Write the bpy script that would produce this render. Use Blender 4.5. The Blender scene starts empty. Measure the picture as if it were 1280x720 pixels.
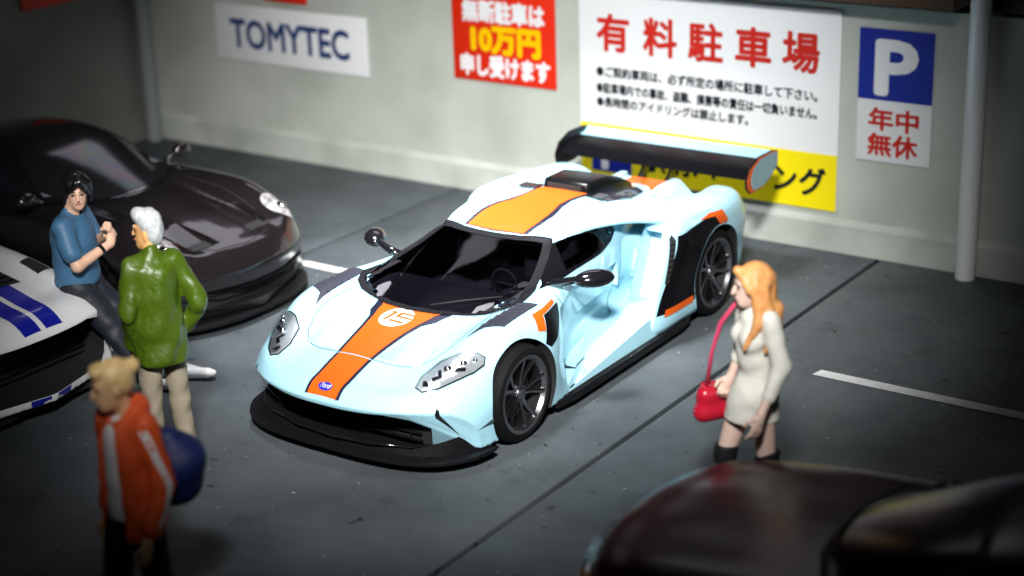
import bpy, bmesh, math, random
import numpy as np
from mathutils import Vector, Matrix
from mathutils.bvhtree import BVHTree
from mathutils.geometry import tessellate_polygon
R = math.radians
random.seed(7)
scn = bpy.context.scene
COL = scn.collection
scn.unit_settings.system = 'METRIC'
scn.unit_settings.scale_length = 1 / 64.0      # a 1:64 diorama: one unit is one metre at full size

# ------------------------------------------------------------------ camera
YAW, PITCH, ROLL = R(35.2899), R(19.9279), R(-1.9587)
CAM = Vector((6.9639, -13.1802, 4.8849))
fw = Vector((-math.sin(YAW) * math.cos(PITCH), math.cos(YAW) * math.cos(PITCH), -math.sin(PITCH)))
rt = Vector((math.cos(YAW), math.sin(YAW), 0)); up = rt.cross(fw)
r2 = math.cos(ROLL) * rt + math.sin(ROLL) * up; u2 = -math.sin(ROLL) * rt + math.cos(ROLL) * up
cam_data = bpy.data.cameras.new('camera'); cam = bpy.data.objects.new('camera', cam_data); COL.objects.link(cam)
cam.matrix_world = Matrix(((r2.x, u2.x, -fw.x, CAM.x), (r2.y, u2.y, -fw.y, CAM.y), (r2.z, u2.z, -fw.z, CAM.z), (0, 0, 0, 1)))
cam_data.sensor_width = 36; cam_data.sensor_fit = 'HORIZONTAL'; cam_data.lens = 36 * 2148.42 / 1280
cam_data.clip_start = .1; cam_data.clip_end = 300
cam_data.dof.use_dof = True; cam_data.dof.focus_distance = 11.75; cam_data.dof.aperture_fstop = .54
scn.camera = cam

# ------------------------------------------------------------------ light
world = bpy.data.worlds.new('World'); scn.world = world; world.use_nodes = True
world.node_tree.nodes['Background'].inputs[0].default_value = (.62, .72, .85, 1)
world.node_tree.nodes['Background'].inputs[1].default_value = .008

def area(name, loc, target, size, energy, color, spread):
    l = bpy.data.lights.new(name, 'AREA'); l.shape = 'RECTANGLE'; l.size, l.size_y = size
    l.energy = energy; l.color = color; l.spread = spread
    o = bpy.data.objects.new(name, l); COL.objects.link(o); o.location = loc
    o.rotation_euler = (Vector(target) - Vector(loc)).to_track_quat('-Z', 'Y').to_euler()
    return o
area('front_lamp', (6.0, -12.6, 8.2), (-1.0, -2.5, .6), (1.2, .9), 228, (1, .985, .96), R(32.5))
area('led_panel', (-1.0, -4.2, 8.6), (-.8, -2.6, 0), (2.0, 1.2), 180, (.96, .98, 1), R(41))
area('room_window', (-8.0, 8.5, 13.2), (-2.5, -3.5, .5), (9, 4.5), 80, (.92, .88, 1), R(120))

vs = scn.view_settings
vs.view_transform = 'Standard'; vs.look = 'None'; vs.exposure = 0; vs.gamma = 1; vs.use_curve_mapping = False
scn.cycles.use_denoising = True
scn.cycles.use_adaptive_sampling = False
scn.cycles.max_bounces = 8

# ------------------------------------------------------------------ materials
def mat(name, col, rough=.5, metal=0, coat=0, spec=.5, alpha=1, emit=None, noise=None, bump=None, trans=0, film=0):
    m = bpy.data.materials.new(name); m.use_nodes = True
    nt = m.node_tree; b = nt.nodes['Principled BSDF']
    def s(k, v):
        if k in b.inputs: b.inputs[k].default_value = v
    s('Base Color', (*col, 1)); s('Roughness', rough); s('Metallic', metal); s('Coat Weight', coat); s('Coat Roughness', .06)
    s('Specular IOR Level', spec); s('Alpha', alpha); s('Transmission Weight', trans)
    if film: s('Thin Film Thickness', film); s('Thin Film IOR', 1.6)
    tc = nt.nodes.new('ShaderNodeTexCoord')
    if noise:       # (scale, second colour, low, high)
        n = nt.nodes.new('ShaderNodeTexNoise'); n.inputs['Scale'].default_value = noise[0]; n.inputs['Detail'].default_value = 6
        r = nt.nodes.new('ShaderNodeValToRGB'); r.color_ramp.elements[0].position = noise[2]; r.color_ramp.elements[1].position = noise[3]
        r.color_ramp.elements[0].color = (*col, 1); r.color_ramp.elements[1].color = (*noise[1], 1)
        nt.links.new(tc.outputs['Object'], n.inputs['Vector']); nt.links.new(n.outputs['Fac'], r.inputs['Fac'])
        nt.links.new(r.outputs['Color'], b.inputs['Base Color'])
    if bump:        # (scale, distance)
        n2 = nt.nodes.new('ShaderNodeTexNoise'); n2.inputs['Scale'].default_value = bump[0]; n2.inputs['Detail'].default_value = 4
        bp = nt.nodes.new('ShaderNodeBump'); bp.inputs['Distance'].default_value = bump[1]; bp.inputs['Strength'].default_value = 1
        nt.links.new(tc.outputs['Object'], n2.inputs['Vector']); nt.links.new(n2.outputs['Fac'], bp.inputs['Height'])
        nt.links.new(bp.outputs['Normal'], b.inputs['Normal'])
    return m

M = {}
M['blue'] = mat('pale_blue_paint', (.34, .61, .72), .32, coat=.6)
M['orange'] = mat('orange_paint', (.62, .092, .005), .45, spec=.3, coat=.1)
M['navy'] = mat('navy_line', (.012, .012, .03), .35, coat=.5)
M['black'] = mat('satin_black_plastic', (.005, .005, .006), .36, spec=.14, noise=(90, (.011, .011, .012), .45, .75), bump=(160, .0008))
M['gloss'] = mat('gloss_black', (.006, .006, .008), .14, coat=1)
M['rubber'] = mat('rubber_seal', (.006, .006, .008), .6, spec=.15)
M['matte'] = mat('matte_black', (.006, .006, .007), .8)
M['vent'] = mat('vent_grey', (.016, .017, .030), .6)
M['satin'] = mat('satin_black_paint', (.004, .004, .005), .25, spec=.12)
M['glass'] = mat('smoked_glass', (.008, .007, .012), .10, spec=.4, coat=.15, noise=(1.6, (.022, .018, .034), .35, .8))
M['tyre'] = mat('tyre_rubber', (.004, .004, .0045), .7, spec=.12, bump=(120, .001))
M['rim'] = mat('dark_rim', (.34, .34, .36), .28, metal=1)
M['chrome'] = mat('chrome', (.8, .8, .82), .12, metal=1)
M['silver'] = mat('lamp_silver', (.62, .63, .65), .28, metal=.75, bump=(9, .012))
M['white'] = mat('white_paint', (.78, .79, .79), .4, coat=.3)
M['logoblue'] = mat('badge_blue', (.02, .03, .35), .3, coat=.6)
M['seam'] = mat('panel_gap', (.05, .11, .14), .8)
M['grey_blue'] = mat('grey_blue_paint', (.22, .40, .46), .35, coat=.5)

def clear_glass(name, tint, mixf=.35):
    m = bpy.data.materials.new(name); m.use_nodes = True; nt = m.node_tree; nt.nodes.clear()
    o = nt.nodes.new('ShaderNodeOutputMaterial'); mx = nt.nodes.new('ShaderNodeMixShader')
    t = nt.nodes.new('ShaderNodeBsdfTransparent'); g = nt.nodes.new('ShaderNodeBsdfGlossy'); fr = nt.nodes.new('ShaderNodeFresnel')
    t.inputs[0].default_value = (*tint, 1); g.inputs['Roughness'].default_value = .04; fr.inputs[0].default_value = 1.5
    nt.links.new(fr.outputs[0], mx.inputs[0]); nt.links.new(t.outputs[0], mx.inputs[1]); nt.links.new(g.outputs[0], mx.inputs[2])
    nt.links.new(mx.outputs[0], o.inputs[0]); return m
M['clear'] = clear_glass('clear_lens', (.9, .93, .95)); M['tint'] = clear_glass('tinted_glass', (.19, .18, .215))

# ------------------------------------------------------------------ mesh helpers
def empty(name, loc=(0, 0, 0), rz=0, label=None, cat=None, group=None, scale=1, slim=1):
    o = bpy.data.objects.new(name, None); COL.objects.link(o); o.location = loc; o.rotation_euler = (0, 0, rz); o.scale = (scale * slim, scale * (1 + slim) / 2, scale)
    o.empty_display_size = .1
    return tag(o, label, cat, group)
def tag(o, label=None, cat=None, group=None, kind=None):
    if label: o['label'] = label
    if cat: o['category'] = cat
    if group: o['group'] = group
    if kind: o['kind'] = kind
    return o
def link_mesh(name, me, m=None, parent=None, smooth=None):
    o = bpy.data.objects.new(name, me); COL.objects.link(o); o.parent = parent
    if m is not None:
        me.materials.clear()
        for k in (m if isinstance(m, (list, tuple)) else [m]): me.materials.append(k)
    if smooth is True: me.polygons.foreach_set('use_smooth', [True] * len(me.polygons))
    elif smooth: smooth_angle(me, smooth)
    return o
def smooth_angle(me, ang):
    me.polygons.foreach_set('use_smooth', [True] * len(me.polygons))
    bm = bmesh.new(); bm.from_mesh(me)
    for e in bm.edges:
        if len(e.link_faces) == 2 and e.calc_face_angle(0) > ang: e.smooth = False
    bm.to_mesh(me); bm.free()
def mesh(name, V, F, m, parent=None, smooth=None, fix=True):
    me = bpy.data.meshes.new(name); me.from_pydata([tuple(v) for v in V], [], F)
    if fix:
        bm = bmesh.new(); bm.from_mesh(me); bmesh.ops.recalc_face_normals(bm, faces=bm.faces); bm.to_mesh(me); bm.free()
    me.update(); return link_mesh(name, me, m, parent, smooth)
class MB:
    """collects shapes for one mesh"""
    def __init__(s): s.V = []; s.F = []
    def add(s, V, F):
        n = len(s.V); s.V += [tuple(v) for v in V]; s.F += [tuple(i + n for i in f) for f in F]; return s
    def box(s, c, d, rot=None, taper=1):
        x, y, z = d[0] / 2, d[1] / 2, d[2] / 2
        V = [Vector(v) for v in ((-x, -y, -z), (x, -y, -z), (x, y, -z), (-x, y, -z), (-x * taper, -y * taper, z), (x * taper, -y * taper, z), (x * taper, y * taper, z), (-x * taper, y * taper, z))]
        if rot: V = [rot @ v for v in V]
        return s.add([v + Vector(c) for v in V], [(3, 2, 1, 0), (4, 5, 6, 7), (0, 1, 5, 4), (1, 2, 6, 5), (2, 3, 7, 6), (3, 0, 4, 7)])
    def prism(s, poly, a, b, axis='z'):
        """2-D outline extruded from a to b along an axis"""
        def P(u, v, w): return {'z': (u, v, w), 'x': (w, u, v), 'y': (u, w, v)}[axis]
        n = len(poly); V = [P(*q, a) for q in poly] + [P(*q, b) for q in poly]
        return s.add(V, [tuple(range(n))[::-1], tuple(range(n, 2 * n))] + [(i, (i + 1) % n, n + (i + 1) % n, n + i) for i in range(n)])
    def tube(s, pts, rad, n=8, cap=True):
        pts = [Vector(q) for q in pts]; rr = rad if isinstance(rad, (list, tuple)) else [rad] * len(pts)
        V = []; F = []; prev = None
        for i, q in enumerate(pts):
            d = (pts[min(i + 1, len(pts) - 1)] - pts[max(i - 1, 0)]).normalized()
            a = prev if prev else (Vector((0, 0, 1)) if abs(d.z) < .9 else Vector((1, 0, 0)))
            u = (a - d * a.dot(d)).normalized(); v = d.cross(u); prev = u
            V += [q + (u * math.cos(t) + v * math.sin(t)) * rr[i] for t in [2 * math.pi * k / n for k in range(n)]]
        for i in range(len(pts) - 1):
            F += [(i * n + k, i * n + (k + 1) % n, (i + 1) * n + (k + 1) % n, (i + 1) * n + k) for k in range(n)]
        if cap: F += [tuple(range(n))[::-1], tuple(range((len(pts) - 1) * n, len(pts) * n))]
        return s.add(V, F)
    def lathe(s, prof, c=(0, 0, 0), axis='x', n=48, closed=False):
        """profile of (radius, along) turned round an axis"""
        V = []; F = []; k = len(prof)
        for i in range(n):
            t = 2 * math.pi * i / n; ct, st = math.cos(t), math.sin(t)
            for r, a in prof:
                q = {'x': (a, r * ct, r * st), 'y': (r * ct, a, r * st), 'z': (r * ct, r * st, a)}[axis]
                V.append((q[0] + c[0], q[1] + c[1], q[2] + c[2]))
        for i in range(n):
            j = (i + 1) % n
            for q in range(k if closed else k - 1):
                w = (q + 1) % k
                F.append((i * k + q, i * k + w, j * k + w, j * k + q))
        return s.add(V, F)
    def ball(s, c, r, n=12, m=8, rot=None):
        r = r if isinstance(r, (list, tuple)) else (r, r, r); V = []; F = []
        for i in range(m + 1):
            th = math.pi * i / m
            for k in range(n):
                ph = 2 * math.pi * k / n
                v = Vector((r[0] * math.sin(th) * math.cos(ph), r[1] * math.sin(th) * math.sin(ph), r[2] * math.cos(th)))
                if rot: v = rot @ v
                V.append(v + Vector(c))
        for i in range(m): F += [(i * n + k, i * n + (k + 1) % n, (i + 1) * n + (k + 1) % n, (i + 1) * n + k) for k in range(n)]
        return s.add(V, F)
    def mirror(s):
        n = len(s.V); s.V += [(-x, y, z) for x, y, z in s.V]; s.F += [tuple(i + n for i in f[::-1]) for f in s.F]; return s
    def build(s, name, m, parent=None, smooth=None, bevel=0, seg=2):
        me = bpy.data.meshes.new(name); me.from_pydata(s.V, [], s.F)
        bm = bmesh.new(); bm.from_mesh(me)
        bmesh.ops.remove_doubles(bm, verts=bm.verts, dist=1e-5); bmesh.ops.recalc_face_normals(bm, faces=bm.faces)
        if bevel:
            es = [e for e in bm.edges if len(e.link_faces) == 2 and e.calc_face_angle(0) > .5]
            bmesh.ops.bevel(bm, geom=es, offset=bevel, segments=seg, affect='EDGES', profile=.5, clamp_overlap=True)
        bm.to_mesh(me); bm.free(); me.update()
        return link_mesh(name, me, m, parent, smooth if smooth is not None else (R(35) if bevel else None))

def cr(P, n, closed=False):
    """Catmull-Rom through points, n samples in all, spread by arc length"""
    P = np.array(P, float)
    if closed: Q = np.vstack([P[-1], P, P[0], P[1]])
    else: Q = np.vstack([2 * P[0] - P[1], P, 2 * P[-1] - P[-2]])
    out = []
    for i in range(1, len(Q) - 2):
        t = np.linspace(0, 1, 12, endpoint=False)[:, None]
        a, b, c, d = Q[i - 1], Q[i], Q[i + 1], Q[i + 2]
        out.append(.5 * (2 * b + (c - a) * t + (2 * a - 5 * b + 4 * c - d) * t ** 2 + (3 * b - a - 3 * c + d) * t ** 3))
    out = np.vstack(out + [Q[-2][None]])
    L = np.concatenate([[0], np.cumsum(np.linalg.norm(np.diff(out, axis=0), axis=1))])
    u = np.linspace(0, L[-1], n + (1 if closed else 0))
    r = np.stack([np.interp(u, L, out[:, k]) for k in range(out.shape[1])], 1)
    return r[:-1] if closed else r
def hermite(xs, ys, x):
    """smooth, overshoot-free interpolation"""
    xs = np.array(xs, float); ys = np.array(ys, float); h = np.diff(xs); d = (np.diff(ys.T) / h).T
    m = np.zeros_like(ys); m[0] = d[0]; m[-1] = d[-1]
    hh = h if ys.ndim == 1 else h.reshape(-1, *([1] * (ys.ndim - 1)))
    m[1:-1] = (d[:-1] * hh[1:] + d[1:] * hh[:-1]) / (hh[1:] + hh[:-1])
    m[1:-1] = np.where(d[:-1] * d[1:] <= 0, m[1:-1] * .35, m[1:-1])
    i = np.clip(np.searchsorted(xs, x) - 1, 0, len(xs) - 2); t = (np.asarray(x) - xs[i]) / h[i]
    if ys.ndim > 1: t = t.reshape(-1, *([1] * (ys.ndim - 1))); H = h[i].reshape(t.shape)
    else: H = h[i]
    return ys[i] * (2 * t ** 3 - 3 * t ** 2 + 1) + m[i] * H * (t ** 3 - 2 * t ** 2 + t) + ys[i + 1] * (-2 * t ** 3 + 3 * t ** 2) + m[i + 1] * H * (t ** 3 - t ** 2)
def loft_half(st, zb, ns=80, nc=40, warp=None):
    """stations (s, half profile from top centre outward and down) mirrored and closed below at zb"""
    S = [a for a, _ in st]; P = np.array([b for _, b in st], float)
    ss = np.linspace(S[0], S[-1], ns); Q = hermite(S, P, ss); V = []; F = []
    for k, s in enumerate(ss):
        h = cr(Q[k], nc); ring = [(x, z) for x, z in h] + [(h[-1][0], zb), (0, zb)]
        full = ring + [(-x, z) for x, z in ring[-2:0:-1]]
        for x, z in full:
            y = s
            if warp: y = warp(x, s, z)
            V.append((x, y, z))
    n = len(V) // ns
    for k in range(ns - 1): F += [(k * n + i, k * n + (i + 1) % n, (k + 1) * n + (i + 1) % n, (k + 1) * n + i) for i in range(n)]
    F += [tuple(range(n))[::-1], tuple(range((ns - 1) * n, ns * n))]
    return V, F
def loft_ring(st, ns=50, nc=40, warp=None, smooth=True):
    S = [a for a, _ in st]; P = np.array([b for _, b in st], float)
    ss = np.linspace(S[0], S[-1], ns); Q = hermite(S, P, ss); V = []; F = []
    for k, s in enumerate(ss):
        h = cr(Q[k], nc, True) if smooth else Q[k]
        for x, z in h: V.append((x, warp(x, s, z) if warp else s, z))
    n = len(V) // ns
    for k in range(ns - 1): F += [(k * n + i, k * n + (i + 1) % n, (k + 1) * n + (i + 1) % n, (k + 1) * n + i) for i in range(n)]
    F += [tuple(range(n))[::-1], tuple(range((ns - 1) * n, ns * n))]
    return V, F

def fuse(name, shapes, voxel, iters, cut=None, mats=None, cut_first=False):
    """overlapping closed shapes -> one skin: voxel remesh, smooth, then cut away"""
    objs = []
    me = bpy.data.meshes.new('tmp'); mb = MB()
    for V, F in shapes:
        m1 = bpy.data.meshes.new('t1'); m1.from_pydata([tuple(v) for v in V], [], F)
        bm = bmesh.new(); bm.from_mesh(m1); bmesh.ops.triangulate(bm, faces=bm.faces); bmesh.ops.recalc_face_normals(bm, faces=bm.faces)
        bm.verts.index_update(); mb.add([v.co[:] for v in bm.verts], [[v.index for v in f.verts] for f in bm.faces]); bm.free(); bpy.data.meshes.remove(m1)
    me.from_pydata(mb.V, [], mb.F)
    o = bpy.data.objects.new('tmp', me); COL.objects.link(o)
    md = o.modifiers.new('r', 'REMESH'); md.mode = 'VOXEL'; md.voxel_size = voxel
    if iters: sm = o.modifiers.new('s', 'SMOOTH'); sm.factor = .5; sm.iterations = iters
    dg = bpy.context.evaluated_depsgraph_get(); m2 = bpy.data.meshes.new_from_object(o.evaluated_get(dg))
    bpy.data.objects.remove(o)
    for k in (mats or []): m2.materials.append(k)
    if cut:
        o = bpy.data.objects.new('tmp', m2); COL.objects.link(o); cuts = []
        for mbk, cm in cut:
            c = mbk.build('cutter', cm); cuts.append(c)
            b = o.modifiers.new('b', 'BOOLEAN'); b.operation = 'DIFFERENCE'; b.object = c; b.solver = 'EXACT'; b.material_mode = 'TRANSFER'
        dg = bpy.context.evaluated_depsgraph_get(); m3 = bpy.data.meshes.new_from_object(o.evaluated_get(dg))
        bpy.data.objects.remove(o)
        for c in cuts: bpy.data.objects.remove(c)
        m2 = m3
    m2.name = name; smooth_angle(m2, R(40)); return m2
def bvh_of(me): 
    bm = bmesh.new(); bm.from_mesh(me); b = BVHTree.FromBMesh(bm); bm.free(); return b
DIRS = {'z': (Vector((0, 0, -1)), lambda u, v: Vector((u, v, 6))), 'x': (Vector((-1, 0, 0)), lambda u, v: Vector((6, u, v))),
        '-x': (Vector((1, 0, 0)), lambda u, v: Vector((-6, u, v))), 'y': (Vector((0, 1, 0)), lambda u, v: Vector((u, -6, v)))}
def decal(name, poly, axis, bvh, off, m, parent, res=.03, lim=None):
    """an outline laid on a body: cut into small faces and dropped along an axis on to the skin"""
    me = bpy.data.meshes.new(name); bm = bmesh.new()
    loops = poly if isinstance(poly, tuple) else (poly,)       # an outline, or (outline, hole)
    bv_ = [bm.verts.new((u, v, 0)) for lp in loops for u, v in lp]; poly = loops[0]
    for tri in tessellate_polygon([[Vector((u, v, 0)) for u, v in lp] for lp in loops]):
        try: bm.faces.new([bv_[i] for i in tri])
        except ValueError: pass
    us = [q[0] for q in poly]; vs_ = [q[1] for q in poly]
    for a, b, k in ((min(us), max(us), 0), (min(vs_), max(vs_), 1)):
        x = math.floor(a / res) * res + res
        while x < b:
            co = [0, 0, 0]; no = [0, 0, 0]; co[k] = x; no[k] = 1
            bmesh.ops.bisect_plane(bm, geom=bm.verts[:] + bm.edges[:] + bm.faces[:], plane_co=co, plane_no=no, dist=1e-6); x += res
    d, org = DIRS[axis]; dead = []
    for v in bm.verts:
        hit = bvh.ray_cast(org(v.co.x, v.co.y), d)
        if hit[0] is None or (lim and not lim(hit[0])): dead.append(v); continue
        n = hit[1]
        if n.dot(d) > 0: n = -n
        v.co = hit[0] + n * off
    bmesh.ops.delete(bm, geom=dead, context='VERTS')
    bmesh.ops.triangulate(bm, faces=[f for f in bm.faces if len(f.verts) > 4])
    bmesh.ops.recalc_face_normals(bm, faces=bm.faces)
    fs = bm.faces[:]
    bm.normal_update(); flipf = [f for f in fs if f.normal.dot(d) > 0]
    if flipf: bmesh.ops.reverse_faces(bm, faces=flipf)
    bm.to_mesh(me); bm.free(); return link_mesh(name, me, m, parent, True)
class Skins:
    """several skins seen as one: the first hit along a ray"""
    def __init__(s, *b): s.b = b
    def ray_cast(s, o, d):
        h = [q for q in (k.ray_cast(o, d) for k in s.b) if q[0] is not None]
        return min(h, key=lambda q: q[3]) if h else (None, None, None, None)
def outline(poly, w):
    """grow a 2-D outline by w"""
    P = [Vector(q) for q in poly]; n = len(P); a = sum(P[i].x * P[(i + 1) % n].y - P[(i + 1) % n].x * P[i].y for i in range(n)); s = 1 if a > 0 else -1
    out = []
    for i in range(n):
        e1 = (P[i] - P[i - 1]).normalized(); e2 = (P[(i + 1) % n] - P[i]).normalized()
        n1 = Vector((e1.y, -e1.x)) * s; n2 = Vector((e2.y, -e2.x)) * s
        b = (n1 + n2); b = b / max(b.dot(n1), .35); out.append(tuple(P[i] + b * w))
    return out
def strip(pts, w):
    """a polyline widened into an outline"""
    P = [Vector(q) for q in pts]; L = []; Rr = []
    for i, q in enumerate(P):
        d = (P[min(i + 1, len(P) - 1)] - P[max(i - 1, 0)]).normalized(); n = Vector((-d.y, d.x)) * w / 2
        L.append(tuple(q + n)); Rr.append(tuple(q - n))
    return L + Rr[::-1]
def ellipse(cx, cy, a, b, n=28, rot=0): 
    return [(cx + a * math.cos(t) * math.cos(rot) - b * math.sin(t) * math.sin(rot), cy + a * math.cos(t) * math.sin(rot) + b * math.sin(t) * math.cos(rot)) for t in [2 * math.pi * k / n for k in range(n)]]
def text_mesh(name, body, size, m, parent=None, bold=0, shear=0, depth=0, align='CENTER', sx=1):
    """lettering from the built-in font, turned into a flat mesh lying in its XY plane"""
    c = bpy.data.curves.new(name, 'FONT'); c.body = body; c.size = size; c.align_x = align; c.align_y = 'CENTER'; c.offset = 0; c.shear = shear; c.extrude = depth; c.resolution_u = 3
    o = bpy.data.objects.new('tmp', c); COL.objects.link(o)
    dg = bpy.context.evaluated_depsgraph_get(); me = bpy.data.meshes.new_from_object(o.evaluated_get(dg)); bpy.data.objects.remove(o)
    if sx != 1:
        for v in me.vertices: v.co.x *= sx
    if bold:        # heavier strokes: the same glyphs again, a hair aside and a hair deeper
        bm = bmesh.new(); k = 0
        for dx, dy in ((0, 0), (1, 0), (-1, 0), (0, 1), (0, -1), (.7, .7), (-.7, -.7), (.7, -.7), (-.7, .7)):
            n0 = len(bm.verts); bm.from_mesh(me); bm.verts.ensure_lookup_table()
            for v in bm.verts[n0:]: v.co += Vector((dx * bold, dy * bold, k * .00025))
            k += 1
        bm.to_mesh(me); bm.free()
    me.name = name; return link_mesh(name, me, m, parent)

# ================================================================== the setting
def slab_material():
    m = bpy.data.materials.new('asphalt_board'); m.use_nodes = True; nt = m.node_tree; N = nt.nodes; L = nt.links; b = N['Principled BSDF']
    tc = N.new('ShaderNodeTexCoord')
    def noise(sc, det, rough=.55):
        n = N.new('ShaderNodeTexNoise'); n.inputs['Scale'].default_value = sc; n.inputs['Detail'].default_value = det; n.inputs['Roughness'].default_value = rough
        L.new(tc.outputs['Object'], n.inputs['Vector']); return n.outputs['Fac']
    def ramp(src, stops):
        r = N.new('ShaderNodeValToRGB'); e = r.color_ramp.elements
        while len(e) < len(stops): e.new(.5)
        for k, (p, c) in enumerate(stops): e[k].position = p; e[k].color = (*c, 1)
        L.new(src, r.inputs['Fac']); return r.outputs['Color']
    def mix(f, a, c, mode='MIX'):
        x = N.new('ShaderNodeMix'); x.data_type = 'RGBA'; x.blend_type = mode
        L.new(f, x.inputs['Factor']) if not isinstance(f, float) else setattr(x.inputs['Factor'], 'default_value', f)
        L.new(a, x.inputs['A']); L.new(c, x.inputs['B']) if not isinstance(c, tuple) else setattr(x.inputs['B'], 'default_value', (*c, 1)); return x.outputs['Result']
    base = ramp(noise(.9, 5), [(.28, (.047, .057, .064)), (.72, (.102, .119, .130))])
    grain = ramp(noise(95, 3), [(.3, (.72, .72, .72)), (.7, (1.25, 1.25, 1.25))])
    c = mix(1.0, base, grain, 'MULTIPLY')
    smear = ramp(noise(2.1, 6, .62), [(.60, (0, 0, 0)), (.74, (1, 1, 1))])
    sm2 = N.new('ShaderNodeMath'); sm2.operation = 'MULTIPLY'; L.new(smear, sm2.inputs[0]); sm2.inputs[1].default_value = .6
    c = mix(sm2.outputs[0], c, (.024, .026, .029))
    spot = ramp(noise(6.5, 4, .6), [(.655, (0, 0, 0)), (.685, (1, 1, 1))])
    sp = N.new('ShaderNodeMath'); sp.operation = 'MULTIPLY'; L.new(spot, sp.inputs[0]); sp.inputs[1].default_value = .8
    c = mix(sp.outputs[0], c, (.012, .012, .013))
    vo = N.new('ShaderNodeTexVoronoi'); vo.inputs['Scale'].default_value = 7.5; L.new(tc.outputs['Object'], vo.inputs['Vector'])
    speck = ramp(vo.outputs['Distance'], [(.05, (1, 1, 1)), (.085, (0, 0, 0))])
    gate = ramp(noise(1.1, 2), [(.46, (0, 0, 0)), (.60, (1, 1, 1))])
    sk = N.new('ShaderNodeMath'); sk.operation = 'MULTIPLY'; L.new(speck, sk.inputs[0]); L.new(gate, sk.inputs[1])
    c = mix(sk.outputs[0], c, (.4, .42, .42))
    L.new(c, b.inputs['Base Color']); b.inputs['Specular IOR Level'].default_value = .25
    rr = ramp(noise(3, 4), [(.3, (.5, .5, .5)), (.7, (.72, .72, .72))]); L.new(rr, b.inputs['Roughness'])
    bp = N.new('ShaderNodeBump'); bp.inputs['Distance'].default_value = .004; L.new(noise(110, 3), bp.inputs['Height']); L.new(bp.outputs['Normal'], b.inputs['Normal'])
    return m
M['slab'] = slab_material()
M['pit'] = mat('dark_gap', (.006, .006, .007), .9)
M['line'] = mat('road_paint', (.62, .63, .62), .6, noise=(14, (.5, .51, .5), .4, .7), bump=(120, .002))
M['wall'] = mat('wall_grey_green', (.435, .465, .42), .6, noise=(1.1, (.325, .352, .312), .42, .72), bump=(40, .002))
M['skirt'] = mat('skirting_grey', (.43, .46, .42), .6, noise=(1.6, (.31, .337, .30), .42, .7), bump=(40, .002))
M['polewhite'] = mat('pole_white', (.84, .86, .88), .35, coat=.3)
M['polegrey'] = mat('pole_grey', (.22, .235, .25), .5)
M['brown'] = mat('brown_board', (.07, .035, .018), .7)
M['signwhite'] = mat('sign_white', (.72, .735, .75), .4, spec=.3)
M['signyellow'] = mat('sign_yellow', (.80, .66, .006), .4, spec=.2)
M['signred'] = mat('sign_red', (.60, .022, .006), .4, spec=.2)
M['signblue'] = mat('sign_blue', (.006, .018, .27), .4, spec=.2)
M['inkred'] = mat('ink_red', (.50, .018, .010), .5, spec=.2)
M['inkblack'] = mat('ink_black', (.008, .012, .016), .5, spec=.1)
M['inknavy'] = mat('ink_navy', (.015, .04, .15), .5)
M['inkyellow'] = mat('ink_yellow', (.80, .47, .0), .5, spec=.2)

g = MB().box((0, -6, -.09), (60, 60, .04)).build('ground', M['pit']); tag(g, kind='structure')
JX = [-7.423, -2.954, 1.515, 5.984]
edges = [-30] + JX + [30]
for i in range(len(edges) - 1):
    a, b = edges[i] + .021, edges[i + 1] - .021
    MB().box(((a + b) / 2, -12.05, -.035), (b - a, 24, .07)).build('slab', M['slab'], g, bevel=.008)
# white bay lines, every one a sheet just above the slabs
def bay_line(x0, x1, y, w=.105):
    o = MB().prism([(x0, y - w / 2), (x1, y - w / 2), (x1, y + w / 2), (x0 + .02, y + w / 2)], .004, .008).build('bay_line', M['line'], g)
bay_line(2.12, 5.9, -2.57); bay_line(-7.0, -2.99, -2.57); bay_line(-2.92, -1.74, -2.57)
bay_line(-2.92, -1.73, -4.84); bay_line(-7.0, -2.99, -4.84); bay_line(3.4, 5.9, -4.84)

wl = empty('parking_wall', (0, 0, 0), 0, 'grey green car park wall behind the pale blue car, carrying the signs', 'wall')
MB().box((-.4, .1, 1.08), (13.7, .2, 2.16)).build('wall_panel', M['wall'], wl)
MB().prism([(-.045, .0), (.0, .0), (.0, .30), (-.012, .285), (-.036, .262), (-.045, .25)], -7.2, 6.4, 'x').build('skirting', M['skirt'], wl)
MB().box((-2.5, -.11, 2.31), (9.4, .62, .11)).build('ledge', M['brown'], wl, bevel=.01)  # overhang deepened so that it shades the upper wall
MB().box((4.42, .11, 2.235), (4.0, .18, .11)).build('cap', M['brown'], wl, bevel=.01)
bd = MB().box((1, .9, 2.2), (16, .1, 4.4)).build('backdrop_board', M['brown']); tag(bd, 'dark brown board seen above the top of the car park wall', 'board')

sw = empty('side_wall', (-7.25, -5, 0), 0, 'side wall of the car park with shade painted into its colour, behind the dark coupe', 'wall')
M['wall_shaded'] = mat('shaded_wall_grey', (.15, .16, .145), .6, noise=(1.2, (.11, .12, .105), .35, .75), bump=(40, .002))  # wall grey darkened: the light falloff on this side is painted into the colour
MB().box((-.1, 0, 1.2), (.2, 9.9, 2.4)).build('wall_panel', M['wall_shaded'], sw)
MB().prism([(.0, .0), (.04, .0), (.04, .25), (.0, .29)], -4.95, 4.93, 'y').build('skirting', M['wall_shaded'], sw)
MB().box((-.1, 0, 2.43), (.28, 9.9, .06)).build('cap', M['brown'], sw)

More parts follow.
